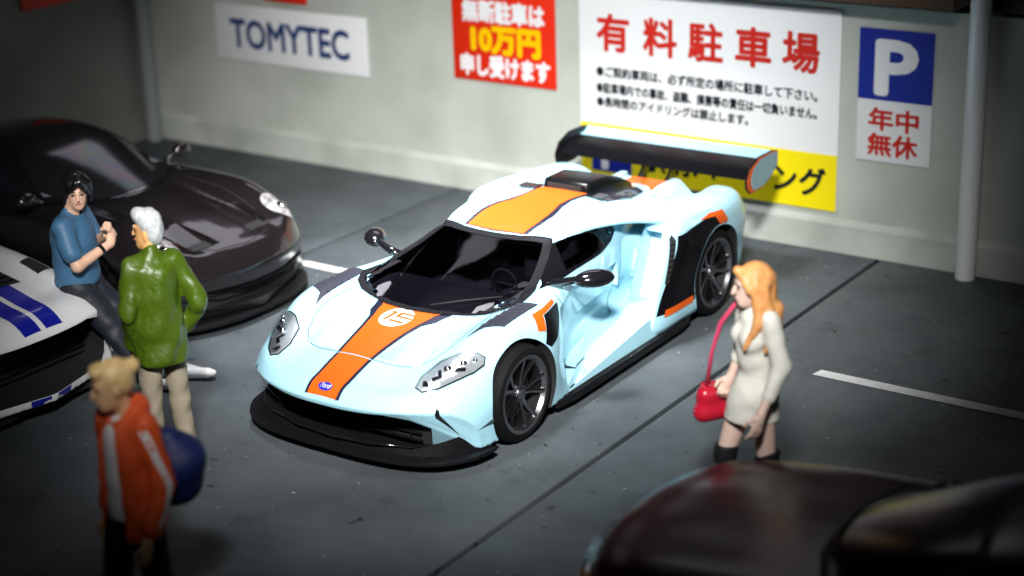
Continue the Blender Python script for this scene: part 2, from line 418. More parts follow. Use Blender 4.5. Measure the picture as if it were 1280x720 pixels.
def pole(name, x, y, r, h, m, label):
    t = empty(name, (x, y, 0), 0, label, 'pole')
    MB().lathe([(0, 0), (r * .96, 0), (r, .012), (r, h), (0, h)], axis='z', n=28).build('shaft', m, t, R(40))
    MB().lathe([(r * 1.0, h * .86), (r * 1.16, h * .86), (r * 1.16, h * .86 + .05), (r, h * .86 + .05)], axis='z', n=28, closed=True).build('clamp', m, t, R(40))
    return t
pole('drain_pole', 2.315, -.135, .083, 3.2, M['polewhite'], 'white round pole in front of the wall right of the blue P sign')
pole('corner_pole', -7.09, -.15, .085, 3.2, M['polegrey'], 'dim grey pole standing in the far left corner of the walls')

# ------------------------------------------------------------------ signs
def sign(name, x0, x1, z0, z1, m, label, y=-.022, part='board'):
    t = empty(name, ((x0 + x1) / 2, y, z0), 0, label, 'sign')
    MB().box((0, .009, (z1 - z0) / 2), (x1 - x0, .024, z1 - z0)).build(part, m, t, bevel=.004)
    t['cx'] = (x0 + x1) / 2; t['z0'] = z0
    return t
def letters(t, body, x0, x1, zc, m, size, name='lettering', bold=.0, y=-.0075, fit=True, sy=1, shear=0):
    """a line of lettering between x0 and x1 (wall coordinates)"""
    o = text_mesh(name, body, size, m, t, bold=bold, shear=shear); me = o.data
    xs = [v.co.x for v in me.vertices]; ys = [v.co.y for v in me.vertices]
    a, b = min(xs), max(xs); k = (x1 - x0) / (b - a) if fit else 1; cyy = (min(ys) + max(ys)) / 2
    for v in me.vertices:
        v.co = Vector((x0 - t['cx'] + (v.co.x - a) * k, y - v.co.z, zc - t['z0'] + (v.co.y - cyy) * sy))
    return o
s1 = sign('parking_notice', -1.494, 1.097, .358, 2.10, M['signwhite'], 'large white and yellow parking notice with red Japanese heading behind the wing')
MB().box((0, -.0050, .25), (2.589, .003, .498)).build('yellow_panel', M['signyellow'], s1)
HX = [-1.13, -.64, -.18, .285, .735]
for ch, hx in zip('有料駐車場', HX): letters(s1, ch, hx - .175, hx + .175, 1.72, M['inkred'], .36, bold=.011, sy=1.0)
letters(s1, '●ご契約車両は、必ず所定の場所に駐車して下さい。', -1.31, .90, 1.356, M['inkblack'], .098, bold=.0032, sy=1.05)
letters(s1, '●駐車場内での事故、盗難、損害等の責任は一切負いません。', -1.31, .90, 1.203, M['inkblack'], .085, bold=.0032, sy=1.2)
letters(s1, '●長時間のアイドリングは禁止します。', -1.31, .25, 1.072, M['inkblack'], .095, bold=.0032, sy=1.05)
MB().box((-1.157 + .1985, -.0085, .20), (.43, .004, .30)).build('blue_square', M['signblue'], s1)
letters(s1, 'P', -1.27, -1.04, .565, M['signwhite'], .36, bold=.014, y=-.0115)
letters(s1, '駅前パーキング', -.84, 1.0, .60, M['inkblack'], .26, bold=.008, y=-.0095, sy=1.05)

s2 = sign('fine_notice', -2.95, -1.765, 1.119, 1.98, M['signred'], 'red warning sign with white and yellow Japanese lettering, left of the white notice')
letters(s2, '無断駐車は', -2.82, -1.87, 1.80, M['signwhite'], .19, bold=.010, sy=1.15)
letters(s2, '10万円', -2.73, -1.92, 1.53, M['inkyellow'], .26, bold=.016, sy=1.1)
letters(s2, '申し受けます', -2.86, -1.82, 1.275, M['signwhite'], .18, bold=.010, sy=1.2)

s3 = sign('blue_parking_sign', 1.262, 1.915, .858, 1.985, M['signwhite'], 'narrow sign with white P on blue above four red Japanese characters')
MB().box((0, -.0050, .8285), (.651, .003, .597)).build('blue_panel', M['signblue'], s3)
letters(s3, 'P', 1.405, 1.785, 1.665, M['signwhite'], .62, bold=.022, y=-.0095, sy=1.02)
letters(s3, '年中', 1.365, 1.81, 1.228, M['inkred'], .2, bold=.006, sy=1.0)
letters(s3, '無休', 1.365, 1.81, 1.01, M['inkred'], .2, bold=.006, sy=1.0)

s4 = sign('maker_sign', -6.115, -4.04, 1.005, 1.605, M['signwhite'], 'white name board with navy capital letters near the left corner of the wall')
letters(s4, 'TOMYTEC', -5.90, -4.26, 1.305, M['inknavy'], .40, bold=.012, sy=1.05)
s5 = sign('red_board', -5.40, -4.81, 1.68, 2.05, M['signred'], 'lower edge of a red sign just above the name board')
s6 = empty('side_wall_sign', (-7.228, -1.3, 1.70), 0, 'dim red sign high on the side wall at top left', 'sign')
MB().box((0, 0, .2), (.024, .72, .4)).build('board', M['signred'], s6, bevel=.004)

# ================================================================== wheels (axis along x, outer face at +x)
def make_wheel(parent, c, r, w, rim_r, side, m_rim, style='multi', name='wheel'):
    """rim with spokes as the part, tyre and brake disc under it"""
    rb = MB(); tb = MB(); x1 = w / 2
    rb.lathe([(rim_r, x1 - .012), (rim_r + .012, x1 - .004), (rim_r - .012, x1 - .004), (rim_r - .028, x1 - .03), (rim_r - .03, -x1 + .02), (rim_r, -x1 + .02)], n=48, closed=True)
    n = 10
    for k in range(n):
        a0 = 2 * math.pi * (k // 2) / 5 + (.16 if k % 2 else -.16) if style == 'twin' else 2 * math.pi * k / n
        a1 = 2 * math.pi * (k // 2) / 5 + (.25 if k % 2 else -.25) if style == 'twin' else 2 * math.pi * k / n
        pts = []
        for t, (rr, xx, hw, th) in enumerate([(.035, x1 - .055, .016, .02), (rim_r * .5, x1 - .045, .012, .018), (rim_r - .012, x1 - .012, .016, .022)]):
            a = a0 + (a1 - a0) * t / 2; ca, sa = math.cos(a), math.sin(a)
            pts.append([(xx, rr * ca - hw * sa, rr * sa + hw * ca), (xx + .006, rr * ca, rr * sa), (xx, rr * ca + hw * sa, rr * sa - hw * ca), (xx - th, rr * ca + hw * sa * .7, rr * sa - hw * ca * .7), (xx - th, rr * ca - hw * sa * .7, rr * sa + hw * ca * .7)])
        V = [q for p_ in pts for q in p_]; F = []
        for t in range(2): F += [(t * 5 + i, t * 5 + (i + 1) % 5, t * 5 + 5 + (i + 1) % 5, t * 5 + 5 + i) for i in range(5)]
        rb.add(V, F + [(0, 1, 2, 3, 4), (14, 13, 12, 11, 10)])
    rb.lathe([(0, x1 - .03), (.03, x1 - .03), (.042, x1 - .042), (.05, x1 - .075), (0, x1 - .08)], n=20)
    for k in range(5):
        a = 2 * math.pi * (k + .5) / 5; rb.lathe([(0, x1 - .04), (.007, x1 - .042), (.008, x1 - .06)], c=(0, .055 * math.cos(a), .055 * math.sin(a)), n=8)
    tb.lathe([(rim_r, x1 - .014), (rim_r + .02, x1 + .002), (r - .05, x1 + .006), (r - .022, x1 - .006), (r - .006, x1 - .03), (r, x1 - .055), (r, -x1 + .055), (r - .006, -x1 + .03), (r - .022, -x1 + .006), (rim_r + .02, -x1), (rim_r, -x1 + .014)], n=56, closed=True)
    db = MB().lathe([(.04, x1 - .12), (rim_r * .78, x1 - .12), (rim_r * .78, x1 - .15), (.04, x1 - .15)], n=32, closed=True)
    db.lathe([(0, -.06), (rim_r - .025, -.06)], n=32)
    if side < 0:
        for b_ in (rb, tb, db): b_.V = [(-x, y, z) for x, y, z in b_.V]
    o = rb.build(name, m_rim, parent, R(30)); o.location = c
    tb.build('tyre', M['tyre'], o, R(30)); db.build('brake_disc', M['matte'], o, R(30))
    return o

# ================================================================== pale blue sports car (nose towards -y, y = 0 at the front axle)
gt = empty('sports_car', (0, -4.608, 0), R(.732), 'pale blue racing coupe with orange stripe and tall rear wing parked in the aisle', 'car')
bow = lambda x: .42 * (min(abs(x), 1.0) / .95) ** 2.6
def sm01(t): t = max(0, min(1, t)); return t * t * (3 - 2 * t)
def warp_tub(x, s, z):
    y = s + bow(x) * (1 - sm01((s + .95) / 1.05)) * (1 if s < .1 else 0)
    if s > 2.9: y -= .30 * (abs(x) / .95) ** 2.5 * sm01((s - 2.9) / .6)
    if s < -.5: y += .10 * (1 - sm01((s + .95) / .45)) * sm01((.42 - z) / .3)     # nose tucks in below
    return y
T = [(-.95, [(0, .445), (.2, .442), (.4, .436), (.55, .43), (.70, .425), (.84, .405), (.91, .34), (.93, .25), (.92, .15)]),
     (-.90, [(0, .505), (.2, .50), (.4, .495), (.55, .495), (.72, .49), (.87, .455), (.93, .37), (.945, .26), (.94, .13)]),
     (-.78, [(0, .555), (.2, .55), (.4, .54), (.55, .55), (.73, .565), (.88, .53), (.95, .42), (.96, .27), (.95, .12)]),
     (-.5, [(0, .645), (.2, .636), (.4, .618), (.55, .635), (.72, .675), (.87, .635), (.96, .48), (.975, .3), (.96, .12)]),
     (-.2, [(0, .713), (.2, .704), (.38, .69), (.55, .715), (.72, .765), (.87, .73), (.965, .55), (.985, .35), (.97, .12)]),
     (.1, [(0, .76), (.2, .752), (.38, .735), (.55, .75), (.73, .80), (.87, .765), (.965, .58), (.985, .36), (.97, .12)]),
     (.4, [(0, .79), (.2, .785), (.38, .76), (.55, .77), (.73, .80), (.86, .765), (.95, .60), (.97, .36), (.96, .12)]),
     (.65, [(0, .79), (.2, .79), (.38, .785), (.55, .79), (.70, .80), (.80, .755), (.87, .58), (.87, .34), (.93, .12)]),
     (.95, [(0, .80), (.2, .80), (.38, .80), (.55, .80), (.66, .81), (.72, .77), (.75, .60), (.71, .34), (.91, .12)]),
     (1.3, [(0, .80), (.2, .80), (.38, .80), (.55, .82), (.63, .82), (.675, .77), (.69, .60), (.62, .34), (.91, .12)]),
     (1.7, [(0, .80), (.2, .80), (.38, .80), (.5, .82), (.58, .82), (.62, .76), (.64, .60), (.61, .34), (.92, .12)]),
     (2.1, [(0, .80), (.2, .80), (.38, .80), (.5, .80), (.56, .78), (.60, .74), (.62, .58), (.62, .34), (.92, .12)]),
     (2.7, [(0, .77), (.2, .77), (.38, .76), (.5, .75), (.58, .74), (.62, .70), (.66, .58), (.7, .4), (.7, .14)]),
     (3.2, [(0, .73), (.2, .73), (.38, .72), (.5, .71), (.60, .70), (.74, .66), (.84, .55), (.87, .4), (.85, .2)]),
     (3.5, [(0, .69), (.2, .69), (.38, .68), (.5, .68), (.60, .67), (.72, .62), (.78, .53), (.8, .42), (.78, .3)])]
tub = loft_half(T, .12, 130, 44, warp_tub)
CS = [-.02, .3, .6, .9, 1.06, 1.3, 1.6, 2.0, 2.4, 2.8, 3.2, 3.4]
CZ = [.725, .815, .897, .975, 1.018, 1.058, 1.078, 1.07, 1.012, .92, .815, .77]
CW = [.40, .43, .45, .46, .47, .475, .46, .40, .31, .24, .18, .15]
CB = [.60, .64, .675, .69, .69, .69, .66, .56, .43, .33, .25, .2]
cab_st = [(s, [(0, z), (w * .5, z - .006), (w * .85, z - .022), (w * 1.04, z - .05), (w * .5 + b * .52, z * .5 + .40), (b, .80), (b + .02, .55)]) for s, z, w, b in zip(CS, CZ, CW, CB)]
def warp_cab(x, s, z):
    return s + (.30 * (1 - sm01((s - .0) / 1.0)) + .07 * (1 - sm01((s - 1.1) / .6))) * (abs(x) / .62) ** 2 * (1 if s < 1.7 else 0)
cabin = loft_half(cab_st, .5, 90, 40, warp_cab)
def but(y, xi, zi, xo, zo):
    return (y, [(xi, zi), (xi * .5 + xo * .5, zi * .5 + zo * .5 + .012), (xo - .03, zo + .004), (xo, zo - .015), (xo - .035, zo - .05), (xi, zi - .09)])
BT = [but(.98, .2, .975, .44, .97), but(1.12, .2, 1.015, .475, 1.0), but(1.3, .2, 1.05, .525, 1.025), but(1.6, .2, 1.07, .60, 1.022), but(1.85, .2, 1.06, .71, 1.005), but(2.1, .25, 1.03, .85, .957),
      but(2.35, .30, .975, .93, .918), but(2.7, .45, .90, .945, .888), but(3.0, .62, .868, .92, .86)]
buttress = loft_ring(BT, 60, 36)
PD = [(1.90, [(.74, .85), (.82, .885), (.90, .855), (.935, .70), (.93, .42), (.92, .16), (.74, .16), (.70, .55)]),
      (1.96, [(.70, .885), (.82, .91), (.925, .88), (.965, .71), (.955, .41), (.935, .13), (.70, .13), (.66, .55)]),
      (2.3, [(.66, .88), (.82, .908), (.95, .875), (1.0, .70), (.99, .42), (.96, .13), (.66, .13), (.62, .55)]),
      (2.71, [(.64, .865), (.82, .902), (.96, .865), (1.0, .70), (1.0, .45), (.97, .15), (.64, .15), (.6, .55)]),
      (3.05, [(.62, .85), (.80, .892), (.93, .845), (.985, .68), (.97, .45), (.94, .2), (.62, .2), (.58, .55)]),
      (3.32, [(.60, .82), (.75, .862), (.86, .81), (.92, .66), (.90, .48), (.86, .3), (.6, .3), (.57, .55)]),
      (3.44, [(.6, .76), (.70, .79), (.8, .755), (.85, .64), (.83, .5), (.8, .36), (.6, .36), (.58, .55)])]
pod = loft_ring(PD, 60, 44, lambda x, s, z: s + .42 * (z - .55) * (1 - sm01((s - 1.9) / .6)))
flip = lambda VF: ([(-x, y, z) for x, y, z in VF[0]], [f[::-1] for f in VF[1]])
arch = MB()
for sg in (-1, 1):
    for y, z, r in ((0, .335, .372), (2.71, .35, .392)): arch.lathe([(0, .58 * sg), (r, .58 * sg), (r, 1.3 * sg), (0, 1.3 * sg)], c=(0, y, z), n=64)
mouth = MB().prism([(-.45, .412), (.45, .412), (.60, .372), (.70, .30), (.66, .20), (.60, .09), (-.60, .09), (-.66, .20), (-.70, .30), (-.60, .372)], -1.4, -.60, 'y')
intake = MB()
for sg in (-1, 1):
    P4 = [(.70, 1.55, .34), (.885, 1.55, .34), (.885, 1.55, .86), (.70, 1.55, .86), (.70, 1.98, .34), (.865, 1.98, .34), (.865, 2.22, .86), (.70, 2.22, .86)]
    intake.add([(x * sg, y, z) for x, y, z in P4], [(0, 1, 2, 3), (4, 7, 6, 5), (0, 4, 5, 1), (1, 5, 6, 2), (2, 6, 7, 3), (3, 7, 4, 0)])
scoops = MB()
for sg in (-1, 1):
    P4 = [(.17, -.535, .505), (.47, -.50, .515), (.43, -.04, .715), (.28, -.04, .725), (.15, -.545, .9), (.50, -.50, .9), (.49, -.02, .9), (.22, -.02, .9)]
    scoops.add([(x * sg, y, z) for x, y, z in P4], [(0, 1, 2, 3), (4, 7, 6, 5), (0, 4, 5, 1), (1, 5, 6, 2), (2, 6, 7, 3), (3, 7, 4, 0)])
scallop = MB()          # crisp scoop in the door
for sg in (-1, 1):
    prof = [(.585, .86, .17, .60), (.66, .795, .19, .70), (.95, .705, .235, .725), (1.3, .650, .29, .71), (1.74, .605, .36, .68)]   # y, depth, lower and upper edge
    V = [(sg * x, y, z0) for y, x, z0, z1 in prof] + [(sg * x, y, z1) for y, x, z0, z1 in prof] + [(sg * 1.3, y, z0 - .0) for y, x, z0, z1 in prof] + [(sg * 1.3, y, z1 + .05) for y, x, z0, z1 in prof]
    n = 5; F = []
    for i in range(4): F += [(i, i + 1, n + i + 1, n + i), (2 * n + i, 3 * n + i, 3 * n + i + 1, 2 * n + i + 1), (i, 2 * n + i, 2 * n + i + 1, i + 1), (n + i, n + i + 1, 3 * n + i + 1, 3 * n + i)]
    F += [(0, n, 3 * n, 2 * n), (4, 2 * n + 4, 3 * n + 4, n + 4)]
    scallop.add(V, F)
ws_half = [(0, .045), (.2, .08), (.34, .15), (.52, .215), (.60, .28), (.655, .40), (.625, .56), (.565, .78), (.495, .98), (.445, 1.10), (.25, 1.035), (.12, 1.012), (0, 1.005)]
wsp = ws_half + [(-u, v) for u, v in ws_half[-2:0:-1]]
win = [(1.0, .845), (1.13, .975), (1.3, .995), (1.56, .985), (1.74, .945), (1.81, .905), (1.78, .885), (1.66, .868), (1.45, .852), (1.15, .842)]
tmp_cab = bpy.data.meshes.new('t'); tmp_cab.from_pydata([tuple(v) for v in cabin[0]], [], cabin[1]); CV = bvh_of(tmp_cab); bpy.data.meshes.remove(tmp_cab)
cav_st = [(s_, [(0, z - .035), (w * .5, z - .042), (w * .85 - .02, z - .06), (w * 1.04 - .03, z - .09), (w * .5 + b * .52 - .04, z * .5 + .385), (b - .115, .78), (b - .13, .55)]) for s_, z, w, b in zip(CS[1:8], CZ[1:8], CW[1:8], CB[1:8])]
cavity = MB().add(*loft_half(cav_st, .50, 40, 24, warp_cab))
opening = MB()
def opening_of(poly, axis, up_, down):
    o = decal('t', poly, axis, CV, 0, M['gloss'], None, .05); bm = bmesh.new(); bm.from_mesh(o.data); bm.verts.ensure_lookup_table(); bmesh.ops.remove_doubles(bm, verts=bm.verts, dist=1e-6); bm.verts.index_update()
    n = len(bm.verts); V = [v.co + Vector(up_) for v in bm.verts] + [v.co + Vector(down) for v in bm.verts]; F = [tuple(v.index for v in f.verts) for f in bm.faces] + [tuple(v.index + n for v in f.verts)[::-1] for f in bm.faces]
    for e in bm.edges:
        if len(e.link_faces) == 1:
            l = e.link_loops[0]; a_, b_ = l.vert.index, l.link_loop_next.vert.index; F.append((b_, a_, a_ + n, b_ + n))
    opening.add(V, F); bm.free(); me_ = o.data; bpy.data.objects.remove(o)
opening_of(wsp, 'z', (0, 0, .05), (0, 0, -.085))
opening_of(win, 'x', (.05, 0, 0), (-.085, 0, 0)); opening_of(win, '-x', (-.05, 0, 0), (.085, 0, 0))
body_me = fuse('body', [tub, cabin, buttress, flip(buttress), pod, flip(pod)], .0100, 2, [(cavity, M['matte']), (opening, M['gloss']), (arch, M['matte']), (mouth, M['matte']), (intake, M['blue']), (scoops, M['blue']), (scallop, M['blue'])], [M['blue']])
body = link_mesh('body', body_me, None, gt)
BV = bvh_of(body_me)
for sg in (1, -1):
    for y, r, w, rim in ((0, .335, .24, .258), (2.71, .35, .30, .268)):
        make_wheel(gt, (sg * (.975 - w / 2), y, r), r, w, rim, sg, M['rim'], 'twin')
mirx = lambda poly: [(-u, v) for u, v in poly][::-1]
both = lambda half: half + [(-u, v) for u, v in half[::-1]]
# --- stripes, number disc, badge
def poly_between(left, right): return left + right[::-1]
hw = [(-.97, .122), (-.572, .128)]
decal('stripe_edge', [(-.142, -.97), (.142, -.97), (.148, -.574), (-.148, -.574)], 'z', BV, .0022, M['navy'], gt)
decal('hood_stripe', [(-.118, -.97), (.118, -.97), (.124, -.572), (-.124, -.572)], 'z', BV, .0044, M['orange'], gt)
half_r = [(.126, -.562), (.142, -.42), (.165, -.25), (.195, -.10), (.222, -.01), (.226, .03), (.25, .075)]
half_n = [(.150, -.562), (.167, -.42), (.191, -.25), (.222, -.12), (.278, -.04), (.292, .02), (.32, .105)]
decal('stripe_edge', half_n + [(0, .028)] + [(-u, v) for u, v in half_n[::-1]], 'z', BV, .0022, M['navy'], gt)
decal('hood_stripe', half_r + [(0, .028)] + [(-u, v) for u, v in half_r[::-1]], 'z', BV, .0044, M['orange'], gt)
disc = decal('number_disc', ellipse(-.008, -.095, .122, .125, 40), 'z', BV, .0066, M['white'], gt, .02)
def glyph(poly): return [(-.008 + u, -.095 + v) for u, v in poly]
ORG = M['orange']
for gp in ([(-.080, -.062), (-.052, -.062), (-.022, .064), (-.074, .064), (-.074, .044), (-.054, .044)],        # the 1
           [(.002, .064), (.122, .064), (.122, .043), (.026, .043), (.019, .017), (.120, .017), (.120, -.004), (-.014, -.004)],
           [(-.024, -.042), (.100, -.042), (.092, -.064), (-.024, -.064)]):
    # drawn upright for someone facing the nose
    decal('number_stroke', glyph([(u, v) for u, v in gp]), 'z', BV, .0088, ORG, disc, .02)
bad = decal('badge', ellipse(0, -.880, .056, .026, 28), 'z', BV, .0066, M['logoblue'], gt, .02)
def wrap_text(name, body, size, cx, cy, axis, m, parent, off, bold=0, shear=0, sx=1, sy=1, rot=0):
    o = text_mesh(name, body, size, m, parent, bold=bold, shear=shear); d, org = DIRS[axis]
    for v in o.data.vertices:
        u, w = v.co.x * sx, v.co.y * sy; u, w = u * math.cos(rot) - w * math.sin(rot), u * math.sin(rot) + w * math.cos(rot)
        h = BV.ray_cast(org(cx + u, cy + w), d)
        if h[0]: v.co = h[0] + (h[1] if h[1].dot(d) < 0 else -h[1]) * off
    return o
wrap_text('badge_script', 'Ford', .040, 0, -.880, 'z', M['white'], bad, .009, shear=.35)
rs = [(.245, 1.105), (.25, 1.2), (.258, 1.30), (.252, 1.42), (.225, 1.55), (.192, 1.66), (.185, 1.80), (.20, 2.05)]
rn = [(.275, 1.105), (.282, 1.2), (.292, 1.31), (.290, 1.43), (.272, 1.53), (.236, 1.645), (.214, 1.80), (.230, 2.05)]
decal('stripe_edge', both([(0, 1.065)] + rn), 'z', BV, .0038, M['navy'], gt)
decal('roof_stripe', both([(0, 1.075)] + rs), 'z', BV, .0060, M['orange'], gt)
# --- glass
def dens(poly, n=4): return [tuple(Vector(poly[i]).lerp(Vector(poly[(i + 1) % len(poly)]), k / n)) for i in range(len(poly)) for k in range(n)]
decal('windshield_frame', (outline(wsp, .036), outline(wsp, -.024)), 'z', Skins(CV, BV), .010, M['rubber'], gt, .02)
ws = decal('windshield', outline(wsp, -.004), 'z', Skins(CV, BV), .007, M['tint'], gt)
pil = [(.66, .80), (.86, .885), (1.05, .962), (1.2, 1.012), (1.3, 1.03), (1.58, 1.02), (1.78, .97), (1.86, .92), (1.83, .885), (1.70, .855), (1.5, .835), (1.1, .822), (.8, .805)]
for ax, sg in (('x', 1), ('-x', -1)):
    decal('pillar_trim', (pil, outline(win, -.008)), ax, CV, .005, M['satin'], gt)
    wn = decal('side_window', outline(win, -.003), ax, CV, .008, M['tint'], gt)
    for q in ((1.03, .862), (1.10, .852), (1.06, .90), (1.22, .975), (1.45, .985), (1.62, .96), (1.72, .90)):
        decal('rivet', ellipse(q[0], q[1], .008, .007, 8), ax, CV, .015, M['chrome'], wn, .05)
# --- wiper
MB().tube([(.12, .12, .775), (.30, .26, .795), (.50, .44, .80)], .006, 6).build('wiper', M['matte'], gt, True)
# --- cabin
M['dash'] = mat('dash_grey', (.10, .096, .11), .6, bump=(60, .002)); M['seat'] = mat('seat_cloth', (.09, .085, .10), .8)
MB().prism([(.16, .52), (.16, .70), (.30, .752), (.52, .765), (.66, .74), (.66, .52)], -.56, .56, 'x').build('dashboard', M['dash'], gt, bevel=.02)
MB().box((0, .95, .58), (.16, .9, .14)).build('console', M['dash'], gt, bevel=.02)
MB().lathe([(.10, -.01), (.112, -.008), (.116, 0), (.112, .008), (.10, .01), (.096, 0)], axis='y', n=28, closed=True).box((0, 0, 0), (.2, .012, .022)).build('steering_wheel', M['seat'], gt, True).location = (.30, .76, .76)
for sg in (1, -1):
    V, F = loft_ring([(0, [(-.19, -.04), (.19, -.04), (.21, .06), (.15, .03), (-.15, .03), (-.21, .06)]), (.22, [(-.20, -.04), (.20, -.04), (.22, .07), (.15, .03), (-.15, .03), (-.22, .07)]), (.36, [(-.15, -.04), (.15, -.04), (.15, .05), (.1, .03), (-.1, .03), (-.15, .05)]), (.46, [(-.10, -.03), (.10, -.03), (.1, .04), (.06, .03), (-.06, .03), (-.1, .04)])], 16, 24)
    st_ = MB().add([(sg * .31 + x, 1.36 + .22 * y - z, .56 + y * .98) for x, y, z in V], F).build('seat_back', M['seat'], gt, True)
    MB().box((sg * .31, 1.12, .56), (.40, .48, .10)).build('seat_base', M['seat'], st_, bevel=.03)
MB().tube([(-.42, 1.62, .55), (-.40, 1.6, .93), (-.3, 1.58, .985), (.3, 1.58, .985), (.40, 1.6, .93), (.42, 1.62, .55)], .018, 8).build('roll_bar', M['vent'], gt, True)
# --- louvred vents on the fenders
for sg in (1, -1):
    v4 = [(.655, -.10), (.82, -.005), (.795, .44), (.675, .41)]
    tip = [(.655, -.10), (.64, -.20), (.70, -.075)]
    vp = [(sg * u, v) for u, v in v4]
    vo = decal('fender_vent', vp, 'z', BV, .004, M['vent'], gt)
    decal('vent_tip', [(sg * u, v) for u, v in tip], 'z', BV, .004, M['vent'], vo)
    for k in range(6):
        t0 = .06 + k * .155; t1 = t0 + .10
        L0 = Vector(v4[0]).lerp(Vector(v4[3]), t0); R0 = Vector(v4[1]).lerp(Vector(v4[2]), t0); L1 = Vector(v4[0]).lerp(Vector(v4[3]), t1); R1 = Vector(v4[1]).lerp(Vector(v4[2]), t1)
        zz = [BV.ray_cast(Vector((sg * q.x, q.y, 6)), Vector((0, 0, -1)))[0].z for q in (L0, R0, R1, L1)]
        V = [(sg * L0.x, L0.y, zz[0] + .004), (sg * R0.x, R0.y, zz[1] + .004), (sg * R1.x, R1.y, zz[2] + .013), (sg * L1.x, L1.y, zz[3] + .013), (sg * L1.x, L1.y + .006, zz[3]), (sg * R1.x, R1.y + .006, zz[2])]
        mesh('louvre', V, [(0, 1, 2, 3), (3, 2, 5, 4), (0, 3, 4), (1, 5, 2)], M['vent'], vo)
# --- side graphics
arcp = lambda a0, a1, n, r=.402: [(2.71 + r * math.cos(R(a0 + (a1 - a0) * k / n)), .35 + r * math.sin(R(a0 + (a1 - a0) * k / n))) for k in range(n + 1)]
sideg = [(1.80, .275), (2.065, .74), (2.10, .825), (2.30, .835), (2.52, .848), (2.64, .835), (2.78, .82)] + arcp(72, 190, 14) + [(2.30, .265)]
or1 = [(2.43, .855), (2.60, .868), (2.80, .845), (2.86, .745), (2.72, .752), (2.66, .828), (2.52, .846)]
or2 = [(1.90, .305), (2.285, .305), (2.28, .252), (1.87, .252)]
fo = [(.24, .775), (.52, .80), (.60, .785), (.36, .758), (.275, .685), (.235, .665), (.245, .70)]
fo = [(.28, .782), (.62, .775), (.62, .755), (.375, .755), (.315, .67), (.235, .695)]
fb = [(.385, .752), (.66, .745), (.60, .68), (.445, .585), (.33, .56), (.27, .60), (.32, .668)]
for ax in ('x', '-x'):
    s_ = decal('side_graphic', sideg, ax, BV, .003, M['satin'], gt, .02, lambda q: abs(q.x) > .86)
    decal('accent', or1, ax, BV, .006, M['orange'], s_); decal('accent', or2, ax, BV, .006, M['orange'], s_)
    s_ = decal('fender_graphic', fb, ax, BV, .003, M['satin'], gt); decal('accent', fo, ax, BV, .005, M['orange'], s_)
# --- headlights
hl = [(.575, -.68), (.556, -.58), (.60, -.42), (.70, -.335), (.80, -.285), (.85, -.27), (.866, -.31), (.845, -.40), (.80, -.49), (.72, -.62), (.64, -.695)]
hin = outline(hl, -.008)
for sg in (1, -1):
    f2 = (lambda P: P) if sg > 0 else mirx
    h = decal('headlight', f2(hl), 'z', BV, .003, M['gloss'], gt, .02)
    decal('reflector', f2(hin), 'z', BV, .007, M['silver'], h, .02)
    for q in ([(.64, -.58), (.66, -.60), (.70, -.55), (.66, -.50), (.645, -.515), (.672, -.55)], [(.74, -.45), (.79, -.41), (.80, -.43), (.75, -.475)], [(.60, -.62), (.62, -.655), (.66, -.64), (.625, -.61)]):
        decal('lamp_detail', f2(q), 'z', BV, .012, M['gloss'], h, .02)
    for u, v, r in ((.70, -.475, .030), (.765, -.39, .026), (.815, -.33, .018)):
        z = BV.ray_cast(Vector((sg * u, v, 6)), Vector((0, 0, -1)))[0].z
        MB().ball((sg * u, v - .01, z + .008), (r, r, r * .7), 14, 8).build('projector', M['chrome'], h, True)
    decal('lens', f2(outline(hl, -.006)), 'z', BV, .022, M['clear'], h, .02)
    decal('hood_slot', f2([(.185, -.530), (.45, -.498), (.42, -.41), (.22, -.43)]), 'z', BV, .004, M['matte'], gt, .02)
    for pl_ in ([(.752, .455), (.770, .44), (.835, .245), (.752, .395)],):
        decal('bumper_slit', [(sg * u, v) for u, v in pl_], 'y', BV, .004, M['gloss'], gt, .02)
    V = [(sg * .80, -.56, .25), (sg * .93, -.50, .262), (sg * .985, -.38, .30), (sg * .80, -.38, .30), (sg * .82, -.45, .26)]
    mesh('canard', V, [(0, 1, 2, 3), (0, 4, 1), (3, 4, 0), (1, 4, 2), (2, 4, 3)], M['gloss'], gt)
# --- splitter, air dam, grille
so = [(0, -.918), (.30, -.912), (.58, -.872), (.80, -.77), (.935, -.60), (.98, -.44), (.985, -.37)]
half_out = cr(so, 26).tolist()
def ringpoly(half, back): return [(u, v) for u, v in half] + [(half[-1][0] - .06, back)] + [(-half[-1][0] + .06, back)] + [(-u, v) for u, v in half[:0:-1]]
sp_ = MB().prism(ringpoly(half_out, -.36), .083, .108).build('splitter', M['black'], gt, bevel=.004)
dam_h = [(u * .93, v * .9 + .0) for u, v in half_out]
dam = MB(); n_ = len(dam_h)
ringo = dam_h[::-1] + [(-u, v) for u, v in dam_h[1:]]
Vd = [(u, v, .11) for u, v in ringo] + [(u * .985, v + .02, .150 + .11 * max(0, (abs(u) - .60) / .35)) for u, v in ringo] + [(u * .9, v + .09, .150) for u, v in ringo] + [(u * .9, v + .09, .11) for u, v in ringo]
k_ = len(ringo); Fd = []
for L_ in range(3): Fd += [(L_ * k_ + i, L_ * k_ + i + 1, (L_ + 1) * k_ + i + 1, (L_ + 1) * k_ + i) for i in range(k_ - 1)]
mesh('air_dam', Vd, Fd, M['black'], gt, R(40))
for sg in (1, -1):
    MB().prism([(sg * .80, .40), (sg * .955, .41), (sg * .985, .60), (sg * .985, 2.15), (sg * .96, 2.31), (sg * .80, 2.31)], .065, .125).build('side_skirt', M['black'], gt, bevel=.012)
    MB().prism([(sg * .84, .44), (sg * .93, .46), (sg * .935, 2.0), (sg * .84, 2.2)], .125, .15).build('skirt_step', M['gloss'], gt, bevel=.008)
